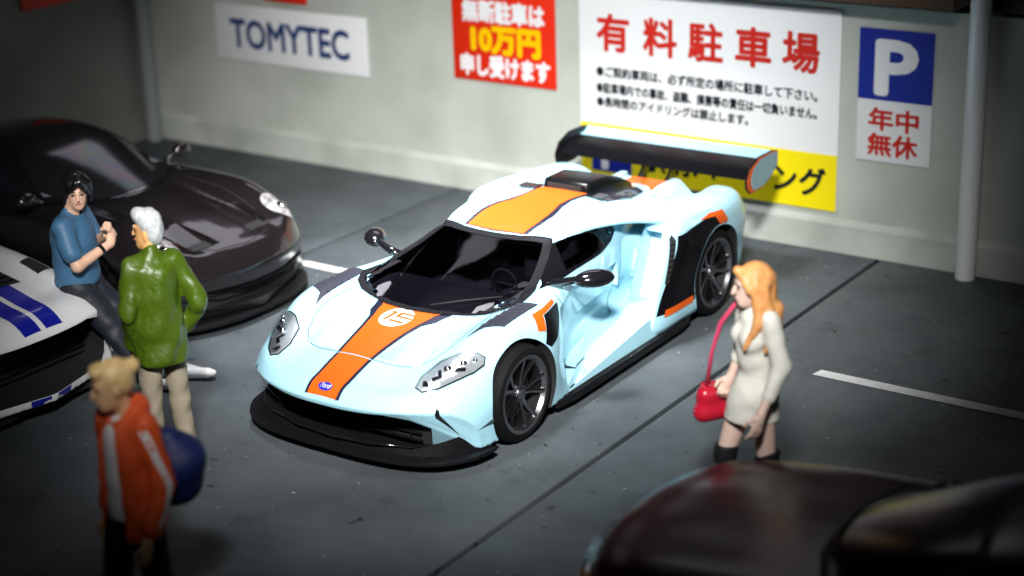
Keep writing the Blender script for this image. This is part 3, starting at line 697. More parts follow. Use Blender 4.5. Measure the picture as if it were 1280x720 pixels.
gr = MB().box((0, -.63, .285), (1.3, .02, .27)).build('grille', M['matte'], gt)
for k in range(5): MB().box((0, -.665, .18 + k * .05), (1.2, .02, .008)).build('grille_bar', M['black'], gr)
for k in range(-3, 4): MB().box((k * .17, -.66, .285), (.008, .02, .24)).build('grille_strut', M['black'], gr)
MB().tube([(-.60, -.76, .172), (-.3, -.845, .168), (0, -.865, .166), (.3, -.845, .168), (.60, -.76, .172)], .007, 8).build('grille_lip', M['gloss'], gt, True)
# --- intake mesh, mirrors
for sg in (1, -1):
    ax = 'x' if sg > 0 else '-x'
    iv = decal('intake_vent', [(1.915, .50), (1.955, .50), (2.075, .80), (2.06, .845), (2.03, .82)], ax, BV, .004, M['matte'], gt, .02)
    for k in range(7):
        t = .08 + k * .13; y0, z0 = 1.92 + .115 * t, .51 + .30 * t
        decal('vent_rib', [(y0, z0), (y0 + .038, z0 + .004), (y0 + .040, z0 + .016), (y0 + .002, z0 + .012)], ax, BV, .008, M['rim'], iv, .05)
    mr = MB().ball((sg * .965, .90, .868), (.085, .15, .064), 20, 12, Matrix.Rotation(sg * R(-38), 3, 'Z')).build('mirror', M['gloss'], gt, True)
    MB().tube([(sg * .66, .80, .80), (sg * .76, .81, .832), (sg * .85, .83, .86), (sg * .93, .86, .866)], [.040, .032, .028, .03], 10).build('mirror_stalk', M['gloss'], mr, True)
# --- roof scoop, engine glass, rear deck
scp = MB()
st = [(2.06, .185, .055, 1.06), (2.09, .205, .075, 1.06), (2.35, .215, .085, 1.045), (2.55, .20, .06, 1.01), (2.80, .16, .03, .93)]
V = []; F = []
for y, w, h, z in st: V += [(-w - .02, y, z - .06), (w + .02, y, z - .06), (w, y, z + h - .012), (w - .02, y, z + h), (-w + .02, y, z + h), (-w, y, z + h - .012)]
for i in range(len(st) - 1): F += [(i * 6 + j, i * 6 + (j + 1) % 6, i * 6 + 6 + (j + 1) % 6, i * 6 + 6 + j) for j in range(6)]
F += [tuple(range(6))[::-1], tuple(range(24, 30))]
rsp = scp.add(V, F).build('roof_scoop', M['satin'], gt, bevel=.008)
MB().box((0, 2.052, 1.085), (.30, .02, .05)).build('scoop_mouth', M['matte'], rsp)
for sg in (1, -1): MB().box((sg * .30, 2.03, 1.068), (.16, .10, .012)).build('scoop_winglet', M['gloss'], rsp)
decal('engine_cover', both([(.0, 2.10), (.24, 2.10), (.40, 2.02), (.43, 2.35), (.30, 2.62), (.22, 2.88), (0, 2.9)]), 'z', BV, .004, M['glass'], gt)
MB().prism([(2.86, .70), (3.44, .62), (3.44, .79), (3.40, .805), (2.90, .835)], -.185, .185, 'x').build('rear_deck', M['orange'], gt, bevel=.012)
for sg in (1, -1):
    V = [(sg * .19, 2.75, .76), (sg * .42, 2.80, .74), (sg * .20, 3.40, .66), (sg * .52, 3.40, .62), (sg * .24, 3.10, .86), (sg * .22, 3.38, .845), (sg * .28, 3.38, .84)]
    mesh('deck_fin', V, [(0, 4, 5, 2), (0, 1, 4), (1, 3, 6, 4), (4, 6, 5), (2, 5, 6, 3), (0, 2, 3, 1)], M['blue'], gt)
    MB().prism([(3.36, .70), (3.46, .70), (3.56, .80), (3.585, .94), (3.60, .99), (3.50, .962), (3.515, .94), (3.47, .86), (3.40, .80)], sg * .118, sg * .142, 'x').build('wing_stand', M['gloss'], gt, bevel=.004)
# --- wing
sec = [(3.41, .905), (3.43, .945), (3.50, .972), (3.62, .998), (3.80, 1.014), (3.80, 1.006), (3.62, .978), (3.50, .93), (3.45, .898)]
wing = MB().prism(sec, -.895, .895, 'x').build('wing', M['satin'], gt, R(40))
MB().prism([(3.72, 1.011), (3.80, 1.017), (3.855, 1.052), (3.863, 1.047), (3.80, 1.008), (3.72, 1.008)], -.893, .893, 'x').build('wing_flap', M['blue'], wing, R(40))
pl0 = [(3.41, .795), (3.34, .85), (3.33, .92), (3.39, 1.01), (3.56, 1.07), (3.80, 1.068), (3.90, 1.045), (3.905, .93), (3.80, .855), (3.64, .80)]
for sg in (1, -1):
    ep = MB().prism(pl0, sg * .897, sg * .915, 'x').build('end_plate', M['satin'], wing, bevel=.003)
    MB().prism(outline(pl0, -.006), sg * .916, sg * .918, 'x').build('plate_edge', M['orange'], ep)
    pin = [(3.46, .815), (3.41, .865), (3.405, .92), (3.455, 1.0), (3.59, 1.05), (3.80, 1.052), (3.885, 1.035), (3.888, .94), (3.79, .87), (3.64, .815)]
    MB().prism(pin, sg * .919, sg * .921, 'x').build('plate_panel', M['grey_blue'], ep)
    # tail lamp
    MB().lathe([(.0, 0), (.075, 0), (.085, .012), (.075, .03), (.05, .03), (.045, .015), (0, .015)], c=(sg * .70, 3.42, .66), axis='y', n=24).build('tail_lamp', M['gloss'], gt, True)
# --- crisp sill shelf in front of the rear pod
for sg in (1, -1):
    V = [(sg * .935, .47, .122), (sg * .915, 1.90, .285), (sg * .94, 1.90, .12), (sg * .74, .60, .16), (sg * .64, 1.90, .355), (sg * .60, .60, .12), (sg * .58, 1.90, .12)]
    mesh('sill_shelf', V, [(0, 1, 4, 3), (0, 2, 1), (3, 4, 6, 5), (0, 3, 5), (1, 2, 6, 4), (0, 5, 6, 2)], M['blue'], gt)
# --- door and panel gaps
for ax in ('x', '-x'):
    for ln in ([(.70, .78), (.74, .62), (.70, .42), (.73, .22)], [(1.86, .80), (1.80, .60), (1.68, .40), (1.62, .22)], [(.73, .215), (1.2, .205), (1.62, .215)]):
        decal('door_gap', strip(cr(ln, 16).tolist(), .008), ax, BV, .003, M['seam'], gt, .05)
for sg in (1, -1):
    for ln in ([(.48, 1.30), (.40, 1.43), (.36, 1.6), (.37, 1.8), (.40, 1.98)], [(.13, -.567), (.3, -.552), (.45, -.50), (.54, -.40)], [(.54, -.40), (.60, -.2), (.60, .05), (.58, .2)]):
        decal('panel_gap', strip([(sg * u, v) for u, v in cr(ln, 16).tolist()], .006), 'z', BV, .003, M['seam'], gt, .05)

# ================================================================== other cars
def slab_car(root, T, cab, zb, bow_d, belt, cuts, m_body, voxel=.016, front=-1.0, cwarp=.35, y_fr=0, y_rr=2.45, r_w=.33, half=.9, extra=(), iters=7):
    def warp(x, s, z):
        y = s + bow_d * (min(abs(x), 1) / half) ** 2.6 * (1 - sm01((s - front) / 1.05)) * (1 if s < front + 1.05 else 0)
        L_ = T[-1][0]
        if s > L_ - .6: y -= .25 * (abs(x) / half) ** 2.5 * sm01((s - L_ + .6) / .6)
        return y
    shapes = [loft_half(T, zb, 110, 40, warp)]
    CSx, CZx, CWx, CBx = cab
    st = [(s, [(0, z), (w * .5, z - .008), (w * .85, z - .03), (w * 1.04, z - .07), (w * .45 + b * .57, z * .5 + belt * .5 - .005), (b, belt - .02), (b + .02, belt - .25)]) for s, z, w, b in zip(CSx, CZx, CWx, CBx)]
    s0 = CSx[0]
    cabn = loft_half(st, belt - .25, 80, 36, lambda x, s, z: s + (cwarp * (1 - sm01((s - s0) / 1.0))) * (abs(x) / .7) ** 2 * (1 if s < s0 + 1 else 0))
    shapes.append(cabn)
    ar = MB()
    for sg in (-1, 1):
        for y in (y_fr, y_rr): ar.lathe([(0, (half - .36) * sg), (r_w + .035, (half - .36) * sg), (r_w + .035, 1.4 * sg), (0, 1.4 * sg)], c=(0, y, r_w), n=48)
    me = fuse('body', shapes + list(extra), voxel, iters, [(ar, M['matte'])] + cuts, [m_body])
    o = link_mesh('body', me, None, root)
    tmpm = bpy.data.meshes.new('t'); tmpm.from_pydata([tuple(v) for v in cabn[0]], [], cabn[1]); cv = bvh_of(tmpm); bpy.data.meshes.remove(tmpm)
    return o, bvh_of(me), cv

# ------------------------------------------------------------------ dark coupe, nose towards +x
M['espresso'] = mat('dark_metallic_paint', (.024, .019, .021), .2, metal=.65, coat=1, bump=(6, .001))
M['film_glass'] = mat('coated_glass', (.02, .02, .023), .12, metal=.5, film=480)
_nt = M['film_glass'].node_tree; _w = _nt.nodes.new('ShaderNodeTexNoise'); _w.inputs['Scale'].default_value = 2.2; _w.inputs['Detail'].default_value = 1
_mp = _nt.nodes.new('ShaderNodeMapping'); _mp.inputs['Scale'].default_value = (2.6, .5, .6); _mp.inputs['Rotation'].default_value = (0, 0, .5); _tc = _nt.nodes.new('ShaderNodeTexCoord'); _mr = _nt.nodes.new('ShaderNodeMapRange')
_mr.inputs['From Min'].default_value = .3; _mr.inputs['From Max'].default_value = .7; _mr.inputs['To Min'].default_value = 280; _mr.inputs['To Max'].default_value = 820
_nt.links.new(_tc.outputs['Object'], _mp.inputs['Vector']); _nt.links.new(_mp.outputs['Vector'], _w.inputs['Vector']); _nt.links.new(_w.outputs['Fac'], _mr.inputs['Value']); _nt.links.new(_mr.outputs['Result'], _nt.nodes['Principled BSDF'].inputs['Thin Film Thickness'])
M['dark_glass'] = mat('dark_glass', (.003, .003, .004), .2, spec=.05)
M['lampglass'] = mat('lamp_glass', (.34, .33, .33), .2, coat=.6, noise=(14, (.10, .09, .09), .45, .62))
M['amber'] = mat('amber_lens', (.75, .22, .01), .2, coat=1)
pc = empty('dark_coupe', (-3.15, -3.74, 0), R(90), 'dark brown metallic coupe with vented bonnet parked by the side wall', 'car', None)
PT = [(-1.0, [(0, .47), (.2, .47), (.4, .47), (.55, .47), (.68, .46), (.80, .44), (.87, .38), (.89, .28), (.88, .14)]),
      (-.93, [(0, .565), (.2, .565), (.4, .565), (.55, .575), (.68, .58), (.80, .55), (.88, .45), (.905, .3), (.9, .11)]),
      (-.72, [(0, .66), (.2, .655), (.4, .645), (.53, .68), (.66, .735), (.79, .69), (.895, .52), (.92, .32), (.91, .11)]),
      (-.45, [(0, .735), (.2, .73), (.4, .71), (.53, .76), (.67, .825), (.80, .77), (.905, .57), (.925, .33), (.92, .11)]),
      (-.1, [(0, .80), (.2, .795), (.4, .775), (.54, .825), (.69, .87), (.82, .82), (.915, .61), (.93, .35), (.92, .11)]),
      (.3, [(0, .865), (.2, .86), (.4, .85), (.55, .87), (.70, .885), (.82, .84), (.91, .64), (.92, .37), (.91, .12)]),
      (.7, [(0, .90), (.2, .90), (.4, .90), (.55, .90), (.70, .89), (.80, .85), (.87, .66), (.88, .40), (.87, .12)]),
      (1.6, [(0, .90), (.2, .90), (.4, .90), (.55, .90), (.70, .90), (.80, .86), (.87, .66), (.87, .40), (.87, .12)]),
      (2.1, [(0, .92), (.2, .92), (.4, .92), (.55, .92), (.72, .91), (.85, .86), (.93, .68), (.935, .40), (.92, .13)]),
      (2.5, [(0, .95), (.2, .95), (.4, .94), (.55, .93), (.72, .92), (.86, .86), (.95, .68), (.95, .40), (.93, .14)]),
      (3.1, [(0, .93), (.2, .93), (.4, .91), (.55, .89), (.68, .86), (.81, .78), (.90, .64), (.90, .42), (.88, .2)]),
      (3.52, [(0, .74), (.2, .74), (.4, .73), (.55, .72), (.66, .70), (.76, .63), (.82, .54), (.82, .42), (.8, .3)])]
pcab = ([.32, .6, .85, 1.1, 1.35, 1.65, 2.05, 2.5, 3.0, 3.3], [.87, .985, 1.085, 1.175, 1.235, 1.265, 1.24, 1.14, .985, .88], [.52, .52, .52, .52, .52, .52, .48, .42, .36, .3], [.66, .70, .73, .75, .76, .76, .73, .68, .6, .5])
pm = MB().prism([(-.74, .34), (-.66, .36), (.66, .36), (.74, .34), (.68, .17), (-.68, .17)], -1.4, -.80, 'y')
pn = MB()
for sg in (-1, 1):
    P4 = [(.18, -.74, .60), (.44, -.70, .60), (.46, -.30, .735), (.22, -.30, .755), (.16, -.75, 1.0), (.47, -.70, 1.0), (.52, -.22, 1.0), (.18, -.22, 1.0)]
    pn.add([(x * sg, y, z) for x, y, z in P4], [(0, 1, 2, 3), (4, 7, 6, 5), (0, 4, 5, 1), (1, 5, 6, 2), (2, 6, 7, 3), (3, 7, 4, 0)])
pb_, PBV, PCV = slab_car(pc, PT, pcab, .11, .40, .90, [(pm, M['matte']), (pn, M['espresso'])], M['espresso'], half=.92)
pws = [(0, .36), (.25, .385), (.45, .46), (.60, .57), (.655, .68), (.60, .88), (.54, 1.08), (.48, 1.21), (.25, 1.155), (0, 1.14)]
pwp = pws + [(-u, v) for u, v in pws[-2:0:-1]]
decal('windshield_frame', outline(pwp, .03), 'z', PBV, .006, M['gloss'], pc, .04)
decal('windshield', pwp, 'z', PBV, .011, M['film_glass'], pc, .04)
for ax in ('x', '-x'):
    decal('side_window', [(.98, .93), (1.2, 1.09), (1.5, 1.17), (1.9, 1.165), (2.3, 1.09), (2.55, .985), (2.3, .94), (1.6, .92)], ax, PCV, .010, M['glass'], pc, .04)
for sg in (1, -1):
    f2 = (lambda P: P) if sg > 0 else mirx
    hp = ellipse(.635, -.60, .105, .155, 32, R(6))
    h = decal('headlight', f2(hp), 'z', PBV, .004, M['gloss'], pc, .03)
    decal('reflector', f2(outline(hp, -.018)), 'z', PBV, .010, M['lampglass'], h, .03)
    z = PBV.ray_cast(Vector((sg * .672, -.62, 6)), Vector((0, 0, -1)))[0].z
    MB().ball((sg * .672, -.62, z + .006), (.045, .06, .03), 14, 8).build('projector', M['chrome'], h, True)
    decal('nostril', f2([(.19, -.738), (.45, -.705), (.44, -.58), (.22, -.60)]), 'z', PBV, .004, M['matte'], pc, .03)
    mr = MB().ball((sg * .87, .70, .965), (.10, .065, .065), 16, 10).build('mirror', M['espresso'], pc, True)
    MB().tube([(sg * .70, .74, .90), (sg * .76, .72, .925), (sg * .84, .70, .95)], .03, 8).build('mirror_stalk', M['gloss'], mr, True)
    for y in (0, 2.45): make_wheel(pc, (sg * .80, y, .33), .33, .24, .25, sg, M['rim'])
plip = [(0, -1.02), (.3, -1.0), (.6, -.90), (.8, -.74), (.89, -.56), (.91, -.42)]
hp_ = cr(plip, 20).tolist()
MB().prism(ringpoly(hp_, -.42), .07, .10).build('chin_spoiler', M['black'], pc, bevel=.006)
MB().box((0, -.81, .265), (1.15, .02, .2)).build('grille', M['matte'], pc)
for k in range(2): MB().tube([(-.70, -.78, .22 + .09 * k), (-.4, -.92, .22 + .09 * k), (0, -.965, .22 + .09 * k), (.4, -.92, .22 + .09 * k), (.70, -.78, .22 + .09 * k)], .008, 8).build('grille_bar', M['satin'], pc, True)
decal('bonnet_gap', strip([(-.52, .33), (-.54, -.1), (-.48, -.5), (-.3, -.80), (0, -.86), (.3, -.80), (.48, -.5), (.54, -.1), (.52, .33)], .007), 'z', PBV, .003, M['matte'], pc, .05)

# ------------------------------------------------------------------ white car with twin blue stripes, nose towards +x
M['racewhite'] = mat('white_car_paint', (.72, .73, .74), .3, coat=.8)
M['stripeblue'] = mat('blue_stripe_paint', (.008, .012, .30), .3, coat=.8)
wc = empty('white_car', (-2.98, -6.02, 0), R(90), 'white sports car with twin blue stripes and wide black grille at left edge', 'car')
WT = [(-.95, [(0, .66), (.15, .66), (.3, .655), (.42, .65), (.54, .64), (.63, .61), (.69, .52), (.70, .36), (.69, .165)]),
      (-.88, [(0, .725), (.15, .725), (.3, .72), (.42, .715), (.55, .705), (.65, .67), (.71, .55), (.72, .36), (.71, .155)]),
      (-.6, [(0, .81), (.15, .81), (.3, .80), (.42, .80), (.55, .805), (.66, .76), (.725, .60), (.735, .36), (.72, .155)]),
      (-.2, [(0, .895), (.15, .895), (.3, .885), (.42, .885), (.55, .89), (.66, .84), (.735, .64), (.745, .36), (.73, .155)]),
      (.3, [(0, .97), (.15, .97), (.3, .96), (.42, .955), (.55, .95), (.66, .90), (.735, .66), (.745, .36), (.73, .155)]),
      (1.2, [(0, .98), (.15, .98), (.3, .98), (.42, .98), (.55, .97), (.66, .92), (.72, .66), (.73, .36), (.72, .155)]),
      (2.4, [(0, .97), (.15, .97), (.3, .97), (.42, .97), (.55, .96), (.68, .90), (.75, .68), (.76, .38), (.74, .155)]),
      (3.3, [(0, .84), (.15, .84), (.3, .84), (.42, .83), (.55, .81), (.65, .75), (.70, .6), (.70, .4), (.68, .25)])]
wcab = ([.55, .9, 1.2, 1.5, 2.0, 2.5, 2.9], [.97, 1.10, 1.20, 1.26, 1.25, 1.12, .96], [.42, .42, .42, .42, .4, .36, .3], [.58, .62, .63, .63, .62, .58, .5])
wm = MB().prism([(-.52, .60), (-.40, .635), (.40, .635), (.52, .60), (.605, .48), (.60, .30), (.55, .215), (-.55, .215), (-.60, .30), (-.605, .48)], -1.4, -.55, 'y')
wb_, WBV, WCV = slab_car(wc, WT, wcab, .155, .20, .97, [(wm, M['matte'])], M['racewhite'], front=-.95, half=.74, r_w=.32)
for sg in (1, -1):
    f2 = (lambda P: P) if sg > 0 else mirx
    decal('stripe', f2([(.022, -.97), (.165, -.97), (.20, .6), (.026, .6)]), 'z', WBV, .003, M['stripeblue'], wc, .04)
    decal('bonnet_vent', f2([(.46, -.36), (.60, -.33), (.60, -.10), (.48, -.14)]), 'z', WBV, .004, M['matte'], wc, .04)
    for y in (0, 2.4): make_wheel(wc, (sg * .62, y, .32), .32, .22, .24, sg, M['rim'])
decal('bonnet_grille', [(-.28, -.38), (.28, -.38), (.26, .2), (-.26, .2)], 'z', WBV, .006, M['matte'], wc, .04)
wbar = MB()
for k in range(8):
    z = WBV.ray_cast(Vector((0, -.34 + k * .065, 6)), Vector((0, 0, -1)))[0].z
    MB().box((0, -.34 + k * .065, z + .012), (.5, .012, .01)).build('bonnet_slat', M['black'], wc)
wsh = [(0, .58), (.3, .62), (.5, .75), (.42, 1.12), (.2, 1.07), (0, 1.06)]
decal('windshield', wsh + [(-u, v) for u, v in wsh[-2:0:-1]], 'z', WBV, .008, M['glass'], wc, .04)
for sg in (1, -1):
    f2 = (lambda P: P) if sg > 0 else mirx
    decal('lip_stripe', [(sg * .03, .158), (sg * .18, .158), (sg * .18, .212), (sg * .03, .212)], 'y', WBV, .004, M['stripeblue'], wc, .04)
MB().box((0, -.58, .43), (1.25, .02, .42)).build('grille', M['matte'], wc)
MB().box((0, -.3, .11), (1.2, 1.0, .07)).build('shade_slab', M['matte'], wc)  # black slab added in place of the shadow under the nose
for k in range(9): MB().box((0, -.61, .27 + k * .042), (1.2, .012, .006)).build('grille_bar', M['black'], wc)

# ------------------------------------------------------------------ dark red car in the foreground, nose towards -x
M['maroon'] = mat('maroon_paint', (.046, .004, .006), .26, spec=.12, bump=(5, .001))
rc = empty('maroon_car', (3.50, -6.17, 0), R(-90), 'dark maroon car in the right foreground, only bonnet and windscreen in view', 'car')
RT = [(-.84, [(0, .60), (.2, .60), (.4, .60), (.55, .595), (.68, .58), (.78, .55), (.84, .46), (.86, .30), (.85, .14)]),
      (-.76, [(0, .685), (.2, .685), (.4, .68), (.55, .675), (.68, .665), (.79, .625), (.86, .50), (.875, .32), (.87, .12)]),
      (-.5, [(0, .765), (.2, .765), (.4, .755), (.55, .755), (.68, .745), (.79, .70), (.87, .54), (.885, .33), (.88, .12)]),
      (0, [(0, .845), (.2, .84), (.4, .83), (.55, .83), (.68, .815), (.79, .765), (.875, .58), (.89, .35), (.88, .12)]),
      (.5, [(0, .895), (.2, .89), (.4, .88), (.55, .87), (.68, .86), (.79, .81), (.875, .60), (.89, .36), (.88, .12)]),
      (1.2, [(0, .92), (.2, .92), (.4, .91), (.55, .90), (.68, .89), (.79, .84), (.86, .62), (.87, .36), (.86, .12)]),
      (2.5, [(0, .94), (.2, .94), (.4, .93), (.55, .92), (.68, .90), (.80, .85), (.87, .62), (.88, .36), (.87, .12)]),
      (3.4, [(0, .90), (.2, .90), (.4, .89), (.55, .88), (.68, .84), (.77, .78), (.82, .6), (.82, .4), (.8, .25)])]
rcab = ([.42, .75, 1.05, 1.35, 1.9, 2.5, 3.0], [.885, 1.03, 1.15, 1.23, 1.25, 1.18, .93], [.52, .52, .52, .52, .52, .5, .42], [.68, .72, .74, .75, .75, .72, .64])
rb_, RBV, RCV = slab_car(rc, RT, rcab, .12, .30, .91, [], M['maroon'], front=-.84, half=.86, r_w=.31, cwarp=.28)
rws = [(0, .47), (.3, .50), (.52, .60), (.665, .74), (.60, .98), (.54, 1.16), (.49, 1.27), (.25, 1.225), (0, 1.215)]
rwp = rws + [(-u, v) for u, v in rws[-2:0:-1]]
decal('cowl', outline(rwp, .045), 'z', RBV, .006, M['matte'], rc, .04)
decal('windshield', rwp, 'z', RBV, .012, M['dark_glass'], rc, .04)
MB().tube([(-.5, .56, .93), (-.1, .46, .925), (.3, .50, .93)], .008, 6).build('wiper', M['matte'], rc, True)
for ax in ('x', '-x'):
    decal('side_window', [(1.0, .93), (1.25, 1.10), (1.5, 1.17), (2.2, 1.16), (2.55, 1.07), (2.7, .95), (2.0, .93)], ax, RCV, .010, M['glass'], rc, .04)
for sg in (1, -1):
    f2 = (lambda P: P) if sg > 0 else mirx
    decal('headlight', f2([(.30, -.80), (.60, -.715), (.60, -.675), (.30, -.765)]), 'z', RBV, .004, M['lampglass'], rc, .03)
    decal('indicator', f2([(.61, -.712), (.74, -.62), (.74, -.565), (.61, -.647)]), 'z', RBV, .004, M['amber'], rc, .03)
    if sg > 0: MB().tube([(sg * .72, .92, .90), (sg * .80, .91, .925)], .025, 8).ball((sg * .85, .90, .935), (.075, .05, .045), 14, 8).build('mirror', M['maroon'], rc, True)
    for y in (0, 2.5): make_wheel(rc, (sg * .76, y, .31), .31, .2, .23, sg, M['rim'])
decal('bonnet_gap', strip([(-.62, .45), (-.66, 0), (-.62, -.5), (-.4, -.70), (0, -.745), (.4, -.70), (.62, -.5), (.66, 0), (.62, .45)], .007), 'z', RBV, .003, M['matte'], rc, .05)

# ================================================================== people: smooth blended solids on a fine grid
def surface_nets(F, org, h):
    nx, ny, nz = F.shape; S = F < 0
    c = [(i, j, k) for i in (0, 1) for j in (0, 1) for k in (0, 1)]
    cnt = sum(S[i:nx - 1 + i, j:ny - 1 + j, k:nz - 1 + k].astype(np.int8) for i, j, k in c)
    I = np.argwhere((cnt > 0) & (cnt < 8)); idx = -np.ones((nx - 1, ny - 1, nz - 1), np.int64); idx[tuple(I.T)] = np.arange(len(I))
    val = {q: F[I[:, 0] + q[0], I[:, 1] + q[1], I[:, 2] + q[2]] for q in c}
    acc = np.zeros((len(I), 3)); n = np.zeros(len(I))
    for a in c:
        for ax in range(3):
            if a[ax] == 0:
                b = list(a); b[ax] = 1; b = tuple(b); va, vb = val[a], val[b]; m = (va < 0) != (vb < 0)
                t = np.where(m, va / np.where(m, va - vb, 1), 0); p = np.array(a, float)[None].repeat(len(I), 0); p[:, ax] += t
                acc[m] += p[m]; n[m] += 1
    V = (I + acc / n[:, None]) * h + org; Q = []
    for ax in range(3):
        u, v = [(1, 2), (2, 0), (0, 1)][ax]
        a = [slice(None)] * 3; b = [slice(None)] * 3; a[ax] = slice(0, -1); b[ax] = slice(1, None)
        d = S[tuple(a)] != S[tuple(b)]; E_ = np.argwhere(d); sgn = S[tuple(a)][tuple(E_.T)]
        ok = (E_[:, u] > 0) & (E_[:, v] > 0) & (E_[:, u] < F.shape[u] - 1) & (E_[:, v] < F.shape[v] - 1); E_ = E_[ok]; sgn = sgn[ok]
        def g(du, dv):
            e = E_.copy(); e[:, u] -= du; e[:, v] -= dv; return idx[tuple(e.T)]
        q = np.stack([g(1, 1), g(0, 1), g(0, 0), g(1, 0)], 1); q[~sgn] = q[~sgn][:, ::-1]; Q.append(q)
    return V, np.vstack(Q)
def cap(a, b, ra, rb=None, k=None): return ('c', np.array(a, float), np.array(b, float), ra, ra if rb is None else rb, k)
def ell(c, r, rot=None, k=None): return ('e', np.array(c, float), np.array(r, float), None if rot is None else np.array(rot), k)
def chain(pts, rad, k=None): return [cap(pts[i], pts[i + 1], rad[i], rad[i + 1], k) for i in range(len(pts) - 1)]
def rotz(a): return np.array([[math.cos(a), -math.sin(a), 0], [math.sin(a), math.cos(a), 0], [0, 0, 1]])
def rotx(a): return np.array([[1, 0, 0], [0, math.cos(a), -math.sin(a)], [0, math.sin(a), math.cos(a)]])
def roty(a): return np.array([[math.cos(a), 0, math.sin(a)], [0, 1, 0], [-math.sin(a), 0, math.cos(a)]])
def blob(name, prims, m, parent, h=.009, k=.03, cut=(), clip=(), fold=None, iters=1):
    lo = np.full(3, 9e9); hi = -lo
    for q in prims:
        if q[0] == 'c': A = np.minimum(q[1] - q[3], q[2] - q[4]); B = np.maximum(q[1] + q[3], q[2] + q[4])
        else: A = q[1] - max(q[2]) if q[3] is not None else q[1] - q[2]; B = q[1] + max(q[2]) if q[3] is not None else q[1] + q[2]
        lo = np.minimum(lo, A); hi = np.maximum(hi, B)
    lo -= 4 * h + k * .3; hi += 4 * h + k * .3; n = np.ceil((hi - lo) / h).astype(int) + 1
    ax = [lo[i] + h * np.arange(n[i]) for i in range(3)]; F = np.full(n, .5, np.float32)
    def dist(q, pad):
        if q[0] == 'c': A = np.minimum(q[1] - q[3], q[2] - q[4]) - pad; B = np.maximum(q[1] + q[3], q[2] + q[4]) + pad
        else:
            r = np.full(3, max(q[2])) if q[3] is not None else q[2]; A = q[1] - r - pad; B = q[1] + r + pad
        i0 = np.clip(np.floor((A - lo) / h).astype(int), 0, n); i1 = np.clip(np.ceil((B - lo) / h).astype(int) + 1, 0, n)
        sl = tuple(slice(i0[i], i1[i]) for i in range(3))
        X = ax[0][sl[0]][:, None, None]; Y = ax[1][sl[1]][None, :, None]; Z = ax[2][sl[2]][None, None, :]
        if q[0] == 'c':
            a, b = q[1], q[2]; d = b - a; L2 = max(d @ d, 1e-9); px, py, pz = X - a[0], Y - a[1], Z - a[2]
            t = np.clip((px * d[0] + py * d[1] + pz * d[2]) / L2, 0, 1)
            D = np.sqrt((px - t * d[0]) ** 2 + (py - t * d[1]) ** 2 + (pz - t * d[2]) ** 2) - (q[3] + (q[4] - q[3]) * t)
        else:
            px, py, pz = X - q[1][0], Y - q[1][1], Z - q[1][2]
            if q[3] is not None:
                Rm = q[3].T; px, py, pz = Rm[0, 0] * px + Rm[0, 1] * py + Rm[0, 2] * pz, Rm[1, 0] * px + Rm[1, 1] * py + Rm[1, 2] * pz, Rm[2, 0] * px + Rm[2, 1] * py + Rm[2, 2] * pz
            r = q[2]; k0 = np.sqrt((px / r[0]) ** 2 + (py / r[1]) ** 2 + (pz / r[2]) ** 2); k1 = np.sqrt((px / r[0] ** 2) ** 2 + (py / r[1] ** 2) ** 2 + (pz / r[2] ** 2) ** 2)
            D = k0 * (k0 - 1) / np.maximum(k1, 1e-6)
        return sl, D
    for q in prims:
        kk = k if q[-1] is None else q[-1]; sl, D = dist(q, kk + 3 * h); A = F[sl]; hh = np.maximum(kk - np.abs(A - D), 0) / max(kk, 1e-6)
        F[sl] = np.minimum(A, D) - hh * hh * kk * .25
    X = ax[0][:, None, None]; Y = ax[1][None, :, None]; Z = ax[2][None, None, :]
    if fold:
        amp, fx = fold
        F = F + amp * (np.sin(X * fx[0] + Z * fx[2] + 1.7 * np.sin(Y * fx[1] + Z * 9)) * .6 + .4 * np.sin(Y * fx[1] * 1.3 - Z * fx[2] * 1.7 + X * 11))
    for q in cut:
        sl, D = dist(q, .03); F[sl] = np.maximum(F[sl], -D)
    for nrm, d in clip: F = np.maximum(F, X * nrm[0] + Y * nrm[1] + Z * nrm[2] - d)
    V, Q = surface_nets(F, lo, h)
    me = bpy.data.meshes.new(name); me.from_pydata(V.tolist(), [], Q.tolist()); me.update()
    return link_mesh(name, me, m, parent, True)
def unit(v): v = np.array(v, float); return v / np.linalg.norm(v)
def hand(wrist, d, nrm, thumb, curl=.5, s=1.0, spread=.0):
    """palm and five bent fingers: d along the hand, nrm out of the palm, thumb +1/-1 for the side it leaves from"""
    w = np.array(wrist, float); d = unit(d); nrm = unit(np.array(nrm) - d * np.dot(nrm, d)); sd = np.cross(nrm, d) * thumb; P = []
    pc_ = w + d * .045 * s
    P += [cap(w, w + d * .03 * s, .024 * s, .026 * s, .02), ell(pc_ + d * .01 * s, np.array([.040, .052, .019]) * s, np.stack([sd, d, nrm], 1), .02)]
    for i, (off, L) in enumerate(((.030, .072), (.011, .080), (-.009, .075), (-.028, .058))):
        a = w + d * .088 * s + sd * off * s; ang = curl * (1 + .12 * i)
        d1 = unit(d * math.cos(ang * .6) + nrm * math.sin(ang * .6) + sd * spread * off * 10); d2 = unit(d * math.cos(ang * 1.5) + nrm * math.sin(ang * 1.5))
        b = a + d1 * L * .5 * s; c_ = b + d2 * L * .5 * s
        P += [cap(a - d * .02 * s, a, .012 * s, .0115 * s, .006), cap(a, b, .0115 * s, .0108 * s, .004), cap(b, c_, .0108 * s, .0092 * s, .004)]
    ta = w + d * .025 * s + sd * .032 * s; tb = ta + (d * .6 + sd * .7 + nrm * .35) * .045 * s; tc_ = tb + (d * .9 + sd * .1 + nrm * .5) * .034 * s
    return P + [cap(ta, tb, .015 * s, .0125 * s, .008), cap(tb, tc_, .0125 * s, .010 * s, .005)]
